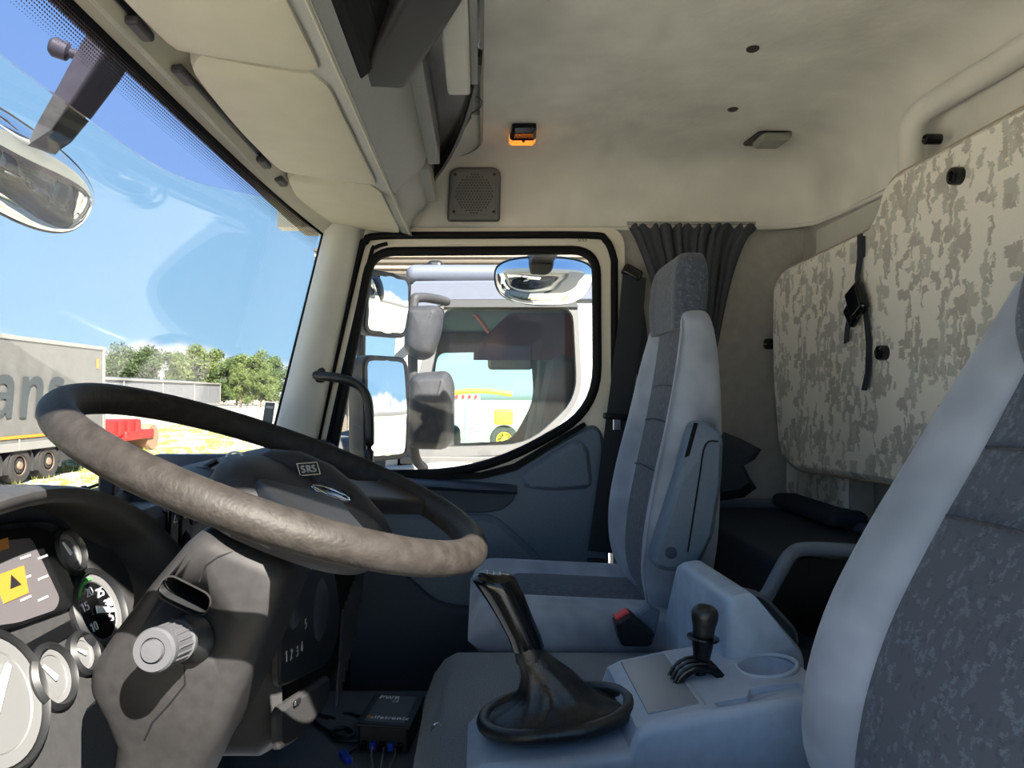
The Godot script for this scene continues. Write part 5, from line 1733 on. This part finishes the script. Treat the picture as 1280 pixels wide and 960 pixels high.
func yard() -> void:
	var g := structure("ground", Vector3.ZERO, "sandy gravel yard with patches of dry grass")
	var m := mat("yard_sand", Color(0.60, 0.565, 0.49), 0.97)
	var n := FastNoiseLite.new()
	n.seed = 12
	n.frequency = 0.014
	n.fractal_octaves = 5
	var im := Image.create(1024, 1024, false, Image.FORMAT_RGB8)
	var n2 := FastNoiseLite.new()
	n2.seed = 3
	n2.frequency = 0.16
	n2.fractal_octaves = 3
	for j in 1024:
		for i in 1024:
			var a := n.get_noise_2d(i * 1.0, j * 2.0)
			var b := n2.get_noise_2d(i, j)
			var s := Color(0.73, 0.71, 0.645).lerp(Color(0.63, 0.61, 0.55), clampf(0.5 + b * 1.2, 0.0, 1.0))
			var gr := Color(0.47, 0.48, 0.33).lerp(Color(0.37, 0.40, 0.24), clampf(0.5 + b * 1.6, 0.0, 1.0))
			im.set_pixel(i, j, s.lerp(gr, smoothstep(0.20, 0.36, a + b * 0.22)))
	m.albedo_color = Color.WHITE
	m.albedo_texture = ImageTexture.create_from_image(im)
	m.uv1_triplanar = true
	m.uv1_world_triplanar = true
	m.uv1_scale = Vector3.ONE * 0.022
	part(g, "gravel", finish(rbox_at(Vector3(-260, -0.5, -320), Vector3(420, 0.0, 200), 0.01, 1)), m)
	# low tufts of grass near the trailer and the hall
	var blade := PackedVector3Array()
	var r := RandomNumberGenerator.new()
	r.seed = 5
	for k in 14:
		var a := r.randf() * TAU
		var p := Vector3(cos(a), 0, sin(a)) * r.randf() * 0.16
		var t := p + Vector3(r.randf_range(-0.1, 0.1), r.randf_range(0.10, 0.26), r.randf_range(-0.1, 0.1))
		var w := Vector3(cos(a + 1.5), 0, sin(a + 1.5)) * 0.014
		blade.append_array(PackedVector3Array([p - w, p + w, t]))
	var mm := MultiMesh.new()
	mm.transform_format = MultiMesh.TRANSFORM_3D
	mm.mesh = finish(blade)
	var xs := []
	for k in 9000:
		var d := r.randf_range(9.0, 60.0)
		var z := r.randf_range(-30.0, -8.0)
		var den := n.get_noise_2d(d * 14.0, z * 24.0)
		if den < 0.02:
			continue
		xs.append(Transform3D(Basis(Vector3.UP, r.randf() * TAU).scaled(Vector3.ONE * r.randf_range(0.5, 1.0)), Vector3(d, 0, z)))
	mm.instance_count = xs.size()
	for i in xs.size():
		mm.set_instance_transform(i, xs[i])
	var gi := MultiMeshInstance3D.new()
	gi.name = "grass_tufts"
	gi.multimesh = mm
	gi.material_override = mat("grass_blade", Color(0.50, 0.52, 0.26), 0.9)
	gi.set_meta("kind", "stuff")
	gi.set_meta("label", "dry yellow green grass tufts in the yard")
	gi.set_meta("category", "grass")
	add_child(gi)


func wheel_part(parent: Node3D, p: Vector3, r: float, w: float, axis: Vector3, hubm: Material) -> void:
	var t := part(parent, "tyre", lathe_mesh(p - axis * w * 0.5, axis, [Vector2(r * 0.55, 0), Vector2(r * 0.9, 0), Vector2(r, w * 0.12), Vector2(r, w * 0.88), Vector2(r * 0.9, w), Vector2(r * 0.58, w), Vector2(r * 0.55, w * 0.9)], 28), mat("tyre", Color(0.16, 0.155, 0.15), 0.9) if not M.has("tyre") else M.tyre)
	part(t, "hub", lathe_mesh(p + axis * w * 0.30, axis, [Vector2(r * 0.57, w * 0.1), Vector2(r * 0.52, w * 0.14), Vector2(r * 0.45, 0.0), Vector2(r * 0.25, -w * 0.02), Vector2(r * 0.2, w * 0.2), Vector2(r * 0.02, w * 0.22)], 24), hubm)


func far_yard() -> void:
	# curtain-sided trailer standing across the yard
	var z0 := -12.5
	var d1 := 24.5
	var t := thing("curtain_trailer", "grey curtain-sided trailer with large lettering parked across the yard", "trailer", Vector3(d1 - 8.0, 0, z0))
	mat("curtain_grey", Color(0.365, 0.365, 0.36), 0.6, 0.0, 0.05, 0.4, 0.02)
	mat("chassis", Color(0.16, 0.16, 0.165), 0.8)
	mat("rail_alu", Color(0.47, 0.47, 0.46), 0.5)
	var y0 := 1.13
	var y1 := 3.93
	var rows := []
	for k in 61:
		var x := lerpf(d1 - 14.2 - 1.2, d1 - 1.2 - 0.12, k / 60.0)
		var b := 0.018 * sin(k * 1.9) + 0.012 * sin(k * 0.7)
		rows.append([Vector3(x, y0 - 0.02, z0), Vector3(x, lerpf(y0, y1, 0.3), z0 + b), Vector3(x, lerpf(y0, y1, 0.7), z0 + b * 0.8), Vector3(x, y1, z0)])
	part(t, "side_curtain", finish(sheet(rows, Vector3(0, 0, -0.02)), 60.0), M.curtain_grey)
	var bx := d1 - 1.2
	part(t, "box", finish(rbox_at(Vector3(bx - 14.3, y0 - 0.05, z0 - 2.5), Vector3(bx - 0.02, y1 + 0.02, z0 - 0.04), 0.02)), M.curtain_grey)
	part(t, "roof_rail", finish(rbox_at(Vector3(bx - 14.3, y1 - 0.02, z0 - 0.06), Vector3(bx, y1 + 0.10, z0 + 0.03), 0.01)), M.rail_alu)
	part(t, "corner_post", finish(rbox_at(Vector3(bx - 0.12, y0 - 0.05, z0 - 0.08), Vector3(bx + 0.02, y1 + 0.08, z0 + 0.025), 0.01)), M.rail_alu)
	part(t, "lower_rail", finish(rbox_at(Vector3(bx - 14.3, y0 - 0.22, z0 - 0.06), Vector3(bx, y0 - 0.0, z0 + 0.03), 0.01)), M.rail_alu)
	part(t, "orange_stripe", finish(rbox_at(Vector3(bx - 14.2, y0 + 0.12, z0 + 0.022), Vector3(bx - 0.1, y0 + 0.20, z0 + 0.032), 0.002, 1)), M.orange_print)
	part(t, "orange_corner", finish(rbox_at(Vector3(bx - 0.55, 3.30, z0 + 0.022), Vector3(bx - 0.42, 3.62, z0 + 0.032), 0.002, 1)), M.orange_print)
	for k in 9:
		part(t, "buckle_strap", finish(rbox_at(Vector3(bx - 1.6 - k * 1.5, y0 - 0.2, z0 + 0.02), Vector3(bx - 1.55 - k * 1.5, y0 + 0.10, z0 + 0.05), 0.01, 1)), M.rail_alu)
	letters(t, "lettering", "trans", 2.05, Transform3D(Basis(), Vector3(bx - 4.95, 2.52, z0 + 0.035)), mat("letter_grey", Color(0.21, 0.235, 0.25), 0.7), true, 0.16)
	part(t, "chassis_beam", finish(rbox_at(Vector3(bx - 14.0, 0.62, z0 - 1.7), Vector3(bx - 0.3, 0.95, z0 - 0.9), 0.02)), M.chassis)
	part(t, "side_guard", finish(rbox_at(Vector3(bx - 2.6, 0.45, z0 - 0.12), Vector3(bx - 0.4, 0.80, z0 - 0.06), 0.02)), M.chassis)
	part(t, "underrun_bar", finish(rbox_at(Vector3(bx - 0.35, 0.42, z0 - 2.4), Vector3(bx - 0.15, 0.60, z0 - 0.1), 0.02)), M.chassis)
	var rust := mat("rusty_hub", Color(0.50, 0.40, 0.32), 0.8, 0.0, 0.3, 6.0, 0.05)
	for k in 3:
		var wx := bx - 3.05 - k * 1.35
		wheel_part(t, Vector3(wx, 0.50, z0 - 0.22), 0.50, 0.36, Vector3(0, 0, 1), rust)
		var md := []
		for j in 11:
			var a := lerpf(-0.35, PI + 0.35, j / 10.0)
			var e := Vector3(cos(a), sin(a), 0)
			md.append([Vector3(wx, 0.5, z0 - 0.45) + e * 0.58, Vector3(wx, 0.5, z0 - 0.03) + e * 0.58, Vector3(wx, 0.5, z0 - 0.03) + e * 0.60, Vector3(wx, 0.5, z0 - 0.45) + e * 0.60])
		part(t, "mudguard", loft_mesh(md, 40.0), M.chassis)
	# red farm machine half hidden by the trailer
	var f := thing("red_machine", "red farm implement with a brown drum standing beyond the trailer", "farm machine", Vector3(30.5, 0, -15.0))
	var red := mat("red_paint", Color(0.85, 0.14, 0.13), 0.5)
	part(f, "hopper", finish(rbox_at(Vector3(27.2, 0.75, -16.0), Vector3(30.6, 1.42, -14.6), 0.12)), red)
	part(f, "frame", finish(rbox_at(Vector3(29.0, 0.55, -15.6), Vector3(31.6, 0.95, -14.5), 0.08)), red)
	for k in 3:
		part(f, "rib", finish(rbox_at(Vector3(28.4 + k * 0.75, 0.78, -14.58), Vector3(28.5 + k * 0.75, 1.44, -14.5), 0.02)), red)
	part(f, "drum", lathe_mesh(Vector3(31.7, 0.58, -15.6), Vector3(0, 0, 1), [Vector2(0.3, 0), Vector2(0.56, 0.02), Vector2(0.58, 0.1), Vector2(0.58, 0.9), Vector2(0.55, 1.0), Vector2(0.2, 1.0)], 24), mat("drum_brown", Color(0.52, 0.42, 0.33), 0.8))
	# warehouse
	var h := thing("warehouse", "long low grey metal warehouse behind the trailer", "building", Vector3(140, 0, -62))
	mat("hall_grey", Color(0.38, 0.39, 0.41), 0.7)
	mat("hall_roof", Color(0.35, 0.36, 0.38), 0.6)
	var n := 22
	for k in n:
		var xa := lerpf(95.0, 174.0, float(k) / n)
		var xb := lerpf(95.0, 174.0, float(k + 1) / n)
		part(h, "wall_panel", finish(rbox_at(Vector3(xa + 0.03, 0, -62.3), Vector3(xb - 0.03, 5.2, -62), 0.02, 1)), M.hall_grey)
	for k in 6:
		var x := lerpf(95.0, 174.0, k / 5.0)
		part(h, "downpipe", finish(tube([Vector3(x, 0, -61.85), Vector3(x, 5.3, -61.85)], 0.12, 8)), M.rail_alu)
	part(h, "body", finish(rbox_at(Vector3(95, 0, -80), Vector3(174.1, 5.1, -62.25), 0.05, 1)), M.hall_grey)
	part(h, "gutter", finish(rbox_at(Vector3(94.8, 5.1, -62.4), Vector3(174.3, 5.42, -61.7), 0.05, 1)), M.rail_alu)
	var rf := slab([Vector2(-62.0, 5.35), Vector2(-71.0, 6.1), Vector2(-80.2, 5.35)], Transform3D(Basis(Vector3(0, 0, 1), Vector3.UP, Vector3(-1, 0, 0)), Vector3(174.3, 0, 0)), 79.5)
	part(h, "roof", finish(rf), M.hall_roof)
	part(h, "sign_plate", finish(rbox_at(Vector3(139, 2.7, -61.98), Vector3(141.5, 3.1, -61.9), 0.02, 1)), mat("sign_rust", Color(0.62, 0.42, 0.34), 0.7))
	# guard rail
	var gr := thing("guard_rail", "pale metal guard rail along the far edge of the yard", "rail", Vector3(150, 0, -46))
	part(gr, "beam", finish(rbox_at(Vector3(132, 0.75, -50.0), Vector3(190, 1.05, -49.9), 0.02, 1)), M.rail_alu)
	for k in 15:
		part(gr, "post", finish(rbox_at(Vector3(133 + k * 4.0, 0, -50.15), Vector3(133.18 + k * 4.0, 0.95, -50.02), 0.02, 1)), M.rail_alu)
	trees()


func leaf_tree(called: String, label: String, base: Vector3, h: float, w: float, m: Material, seed_: int) -> void:
	var o := thing(called, label, "tree", base, "trees beyond the yard")
	var r := RandomNumberGenerator.new()
	r.seed = seed_
	var bark: Material = M.bark
	part(o, "trunk", finish(tube([base, base + Vector3(0.1, h * 0.3, 0), base + Vector3(-0.1, h * 0.75, 0.1)], [h * 0.022, h * 0.017, h * 0.006], 8)), bark)
	var blobs := []
	for k in 26:
		var y := r.randf_range(0.14, 0.95)
		var reach := w * (1.0 - pow(absf(y - 0.5) * 1.75, 2.0)) * 0.72
		var a := r.randf() * TAU
		blobs.append([base + Vector3(cos(a) * reach * r.randf_range(0.2, 1.0), y * h, sin(a) * reach * r.randf_range(0.2, 1.0)), h * r.randf_range(0.11, 0.18)])
		part(o, "branch", finish(tube([base + Vector3(0, h * y * 0.6, 0), blobs[-1][0]], [h * 0.008, h * 0.003], 5)), bark)
	var t := PackedVector3Array()
	var s := h * 0.026
	for b in blobs:
		for k in 260:
			var v: Vector3 = Vector3(r.randfn(), r.randfn() * 0.8, r.randfn()).normalized() * b[1] * pow(r.randf(), 0.4)
			var p: Vector3 = b[0] + v
			var e := Vector3(r.randfn(), r.randfn(), r.randfn()).normalized() * s * r.randf_range(0.7, 1.5)
			var f := Vector3(r.randfn(), r.randfn(), r.randfn()).normalized() * s * r.randf_range(0.7, 1.3)
			t.append_array(PackedVector3Array([p - e, p + f, p + e]))
	var lf := part(o, "foliage", finish(t, 5.0), m)
	lf.set_meta("kind", "stuff")


func trees() -> void:
	mat("bark", Color(0.36, 0.31, 0.26), 0.9)
	for q in [["leaf_dark", Color(0.19, 0.27, 0.115)], ["leaf_mid", Color(0.245, 0.33, 0.14)], ["leaf_light", Color(0.31, 0.38, 0.15)]]:
		var m := mat(q[0], q[1], 0.8, 0.0, 0.2, 0.5, 0.06)
		m.backlight_enabled = true
		m.backlight = q[1] * 0.8
	var spec := [
		[140, 190, 60, 11.5, "leaf_mid", "small green tree just past the trailer's top corner"],
		[163, 185, 72, 13.4, "leaf_dark", "dense dark green tree, tallest one over the hall"],
		[196, 190, 64, 12.6, "leaf_dark", "rounded dark green tree over the middle of the hall"],
		[222, 195, 52, 11.5, "leaf_mid", "slim green tree in the gap over the hall roof"],
		[246, 190, 62, 12.8, "leaf_light", "open crowned olive tree over the hall's far half"],
		[270, 192, 54, 12.0, "leaf_light", "thin olive tree beside the hall's far end"],
		[296, 186, 52, 10.2, "leaf_mid", "broad bushy green tree right of the hall's end"],
		[316, 182, 54, 11.0, "leaf_light", "big yellow green tree between the hall and the guard rail"],
		[340, 190, 46, 10.4, "leaf_mid", "green tree nearest the windshield pillar"],
		[300, 150, 30, 5.0, "leaf_light", "low bright green bush at the hall's corner"],
		[326, 152, 30, 5.4, "leaf_light", "low bright green bush behind the guard rail"]]
	for i in spec.size():
		var q: Array = spec[i]
		var d: float = q[1]
		var p := at(q[0], 495, d)
		p.y = 0.0
		leaf_tree("leafy_tree", q[5], p, q[3] + 2.0, q[2] * d / 920.0 * 0.75, M[q[4]], 40 + i)


func neighbour_truck() -> void:
	var dn := 3.55
	var o := thing("parked_truck", "white truck parked alongside, seen through the passenger window", "truck", Vector3(dn + 1.0 - 1.2, 0, 0.1))
	mat("truck_white", Color(0.6, 0.605, 0.61), 0.35)
	mat("truck_cap", Color(0.33, 0.355, 0.41), 0.4)
	mat("truck_grey", Color(0.34, 0.345, 0.35), 0.5)
	mat("truck_inside", Color(0.24, 0.25, 0.26), 0.8)
	mat("maroon_cloth", Color(0.36, 0.20, 0.20), 0.9)
	# near side: a skin with the window cut out
	var out := round_poly(outline([[455, 900], [500, 362], [545, 352], [860, 352], [860, 620], [860, 900]], dn), [0.02, 0.10, 0.12, 0.05, 0.02, 0.02], 5)
	var inn := round_poly(outline([[497, 572], [548, 372], [600, 370], [722, 372], [728, 500], [664, 568]], dn), [0.02, 0.06, 0.05, 0.07, 0.12, 0.12], 5)
	part(o, "side_skin", finish(hoop(out, inn, across(dn + 0.06), 0.06), 35.0), M.truck_white)
	var fi := round_poly(outline([[520, 556], [548, 441], [600, 440], [664, 441], [668, 500], [640, 552]], dn + 2.25), [0.02, 0.06, 0.05, 0.07, 0.12, 0.12], 5)
	part(o, "far_side_skin", finish(hoop(out, fi, across(dn + 2.3), 0.06), 35.0), M.truck_inside)
	part(o, "front_header", finish(rbox_at(Vector3(dn - 1.15, 2.72, -0.42), Vector3(dn + 1.1, 2.97, -0.34), 0.02)), M.truck_inside)
	part(o, "roof_lining", finish(rbox_at(Vector3(dn - 1.15, 2.90, -0.36), Vector3(dn + 1.1, 2.945, 1.0), 0.01)), M.truck_inside)
	part(o, "roof", finish(rbox_at(Vector3(dn - 1.2, 2.95, -0.36), Vector3(dn + 1.1, 3.04, 1.0), 0.04)), M.truck_cap)
	part(o, "rear_wall", finish(rbox_at(Vector3(dn - 1.15, 1.2, 0.95), Vector3(dn + 1.05, 3.0, 1.0), 0.01)), M.truck_inside)
	var capo := outline([[503, 366], [520, 352], [745, 350], [780, 350], [780, 376], [566, 377], [548, 383], [535, 400]], dn)
	part(o, "roof_cheek", finish(slab(capo, across(dn - 0.0), 0.02, 0.008), 40.0), M.truck_cap)
	part(o, "floor", finish(rbox_at(Vector3(dn - 1.15, 1.25, -1.2), Vector3(dn + 1.05, 1.35, 1.0), 0.01)), M.truck_inside)
	# window frame, dark head gap, glass
	var win2 := round_poly(outline([[519, 560], [556, 384], [600, 383], [716, 384], [722, 498], [660, 556]], dn), [0.02, 0.06, 0.05, 0.07, 0.12, 0.12], 5)
	part(o, "window_frame", finish(hoop(inn, win2, across(dn + 0.05), 0.055), 35.0), M.truck_grey)
	part(o, "head_gap", finish(slab(outline([[560, 371], [716, 372], [724, 384], [556, 384]], dn - 0.01), across(dn - 0.012), 0.006)), M.truck_inside)
	part(o, "window_glass", finish(slab(win2, across(dn + 0.03), 0.005)), M.cab_glass)
	part(o, "far_window_glass", finish(slab(fi, across(dn + 2.28), 0.005)), M.green_glass)
	part(o, "sill_strip", finish(rbox_at(at(500, 580, dn - 0.02), at(660, 570, dn + 0.02), 0.006)), M.truck_grey)
	part(o, "door_bulge", finish(slab(round_poly(outline([[470, 585], [560, 575], [640, 580], [700, 560], [780, 560], [780, 760], [440, 760]], dn), 0.05, 4), across(dn - 0.0), 0.03, 0.015), 45.0), M.truck_white)
	# inside
	part(o, "seat_back", finish(rbox(Vector3(0.5, 0.75, 0.14), 0.05, Transform3D(Basis(Vector3.RIGHT, 0.2), Vector3(dn + 0.35, 2.25, 0.42)))), M.truck_inside)
	part(o, "seat_back", finish(rbox(Vector3(0.5, 0.75, 0.14), 0.05, Transform3D(Basis(Vector3.RIGHT, 0.2), Vector3(dn - 0.55, 2.25, 0.40)))), M.truck_inside)
	var cur := []
	for q in [[0.0, 592, 440], [0.2, 600, 428], [0.4, 615, 412], [0.6, 632, 396], [0.8, 650, 386], [1.0, 722, 384]]:
		cur.append([at(q[1], 450, dn + 0.9), at(q[1], q[2], dn + 0.9 + 0.02 * sin(q[0] * 20.0))])
	part(o, "maroon_curtain", finish(sheet(cur, Vector3(0.01, 0, 0)), 50.0), M.maroon_cloth)
	part(o, "rear_curtain", finish(rbox_at(at(672, 445, dn + 1.2), at(735, 575, dn + 1.25), 0.02)), mat("sage_cloth", Color(0.40, 0.45, 0.42), 0.9))
	part(o, "dash", finish(rbox_at(Vector3(dn - 1.1, 1.6, -0.9), Vector3(dn + 1.0, 2.18, -0.15), 0.06)), M.truck_inside)
	part(o, "inside_mirror", finish(rbox(Vector3(0.05, 0.13, 0.28), 0.04, Transform3D(Basis(), at(638, 449, dn + 1.0)))), mat("sand_plastic", Color(0.58, 0.55, 0.42), 0.5))
	part(o, "cable", finish(tube(smooth_line([at(584, 385, dn + 0.95), at(600, 400, dn + 0.95), at(622, 432, dn + 0.95), at(630, 445, dn + 0.95)], 4), 0.012, 8)), mat("cable_orange", Color(0.72, 0.42, 0.28), 0.6))
	part(o, "lower_body", finish(rbox_at(Vector3(dn - 1.15, 0.7, -1.0), Vector3(dn + 1.05, 1.6, 1.0), 0.05)), M.truck_white)
	wheel_part(o, Vector3(dn - 0.95, 0.5, 0.2), 0.5, 0.32, Vector3(-1, 0, 0), M.truck_grey)
	wheel_part(o, Vector3(dn + 0.85, 0.5, 0.2), 0.5, 0.32, Vector3(1, 0, 0), M.truck_grey)
	part(o, "roof_horn", finish(rbox(Vector3(0.2, 0.07, 0.15), 0.03, Transform3D(Basis(), at(549, 342, dn + 0.4)))), M.black_plastic)
	part(o, "roof_beacon", finish(rbox(Vector3(0.08, 0.07, 0.09), 0.03, Transform3D(Basis(), at(544, 334, dn + 0.4)))), M.black_plastic)
	# its own mirrors, seen from behind
	var arm := part(o, "mirror_arm", finish(tube(smooth_line([at(558, 377, dn - 0.05), at(545, 374, dn - 0.2), at(525, 372, dn - 0.35), at(517, 380, dn - 0.38), at(516, 440, dn - 0.38), at(517, 560, dn - 0.36), at(530, 585, dn - 0.2)], 5), 0.022, 10)), M.mirror_shell)
	var hs := func(px: Array, d: float, thick: float) -> void:
		var rows := []
		var pl := round_poly(outline(px, d), 0.05, 5)
		for q in [[0.0, 0.006], [0.25, -0.004], [0.7, 0.004], [0.9, 0.02], [1.0, 0.04]]:
			var row := []
			for v in inset(pl, q[1]):
				row.append(across(d + thick * 0.5) * Vector3(v.x, v.y, q[0] * thick))
			rows.append(row)
		part(arm, "mirror_housing", loft_mesh(rows, 50.0), M.mirror_shell)
	hs.call([[506, 383], [553, 381], [552, 412], [540, 445], [524, 450], [505, 440]], dn - 0.42, 0.16)
	hs.call([[512, 467], [560, 464], [567, 480], [566, 552], [555, 562], [508, 561]], dn - 0.42, 0.18)
	# slatted canopy above and behind
	var cn := thing("slatted_canopy", "weathered slatted canopy edge above the neighbouring truck", "canopy", Vector3(7.4, 0, 0))
	mat("slat_grey", Color(0.30, 0.28, 0.25), 0.8)
	mat("slat_pale", Color(0.52, 0.49, 0.44), 0.8)
	for k in 5:
		var py := 310.0 + k * 7.2
		var a := at(392, py, 8.2 - k * 0.3)
		var b := at(860, py + 4.4, 8.2 - k * 0.3)
		part(cn, "slat", finish(rbox_at(a, b + Vector3(0.5, 0, 0), 0.01, 1)), M.slat_grey if k % 2 == 0 else M.slat_pale)
	for z in [-1.62, 6.5]:
		part(cn, "post", finish(tube([Vector3(7.3, 0, z), Vector3(7.3, 4.2, z)], 0.1, 8)), M.slat_grey)
	part(cn, "beam", finish(rbox_at(Vector3(7.2, 3.78, -1.7), Vector3(7.4, 3.9, 6.6), 0.02, 1)), M.slat_grey)
	# things beyond, glimpsed through the other cab
	var bar := thing("barrier_board", "white board with red chevrons glimpsed through the neighbouring cab", "sign", Vector3(14, 0, -0.4))
	part(bar, "board", finish(rbox_at(at(566, 494, 16.0), at(600, 510, 16.05), 0.02, 1)), M.print_white)
	for k in 4:
		part(bar, "chevron", finish(rbox(Vector3(0.03, 0.08, 0.07), 0.005, Transform3D(Basis(), at(571 + k * 8, 496, 15.97)), 1)), M.red_plastic)
	part(bar, "post", finish(tube([Vector3(14.8, 0, -0.3), Vector3(14.8, 2.3, -0.3)], 0.04, 8)), M.rail_alu_pre if M.has("rail_alu_pre") else M.silver_plastic)
	var lo := thing("yellow_loader", "yellow machine boom glimpsed through the neighbouring cab", "machine", Vector3(21, 0, 0.2))
	part(lo, "boom", finish(tube(smooth_line([at(562, 492, 29.5), at(585, 489, 29.5), at(610, 489, 29.5), at(640, 493, 29.5)], 4), 0.10, 8)), mat("loader_yellow", Color(0.88, 0.70, 0.14), 0.5))
	part(lo, "body", finish(rbox_at(at(618, 512, 30.0), at(640, 530, 31.0), 0.1)), M.loader_yellow)
	wheel_part(lo, Vector3(29.2, 0.6, 1.0), 0.6, 0.4, Vector3(-1, 0, 0), M.loader_yellow)
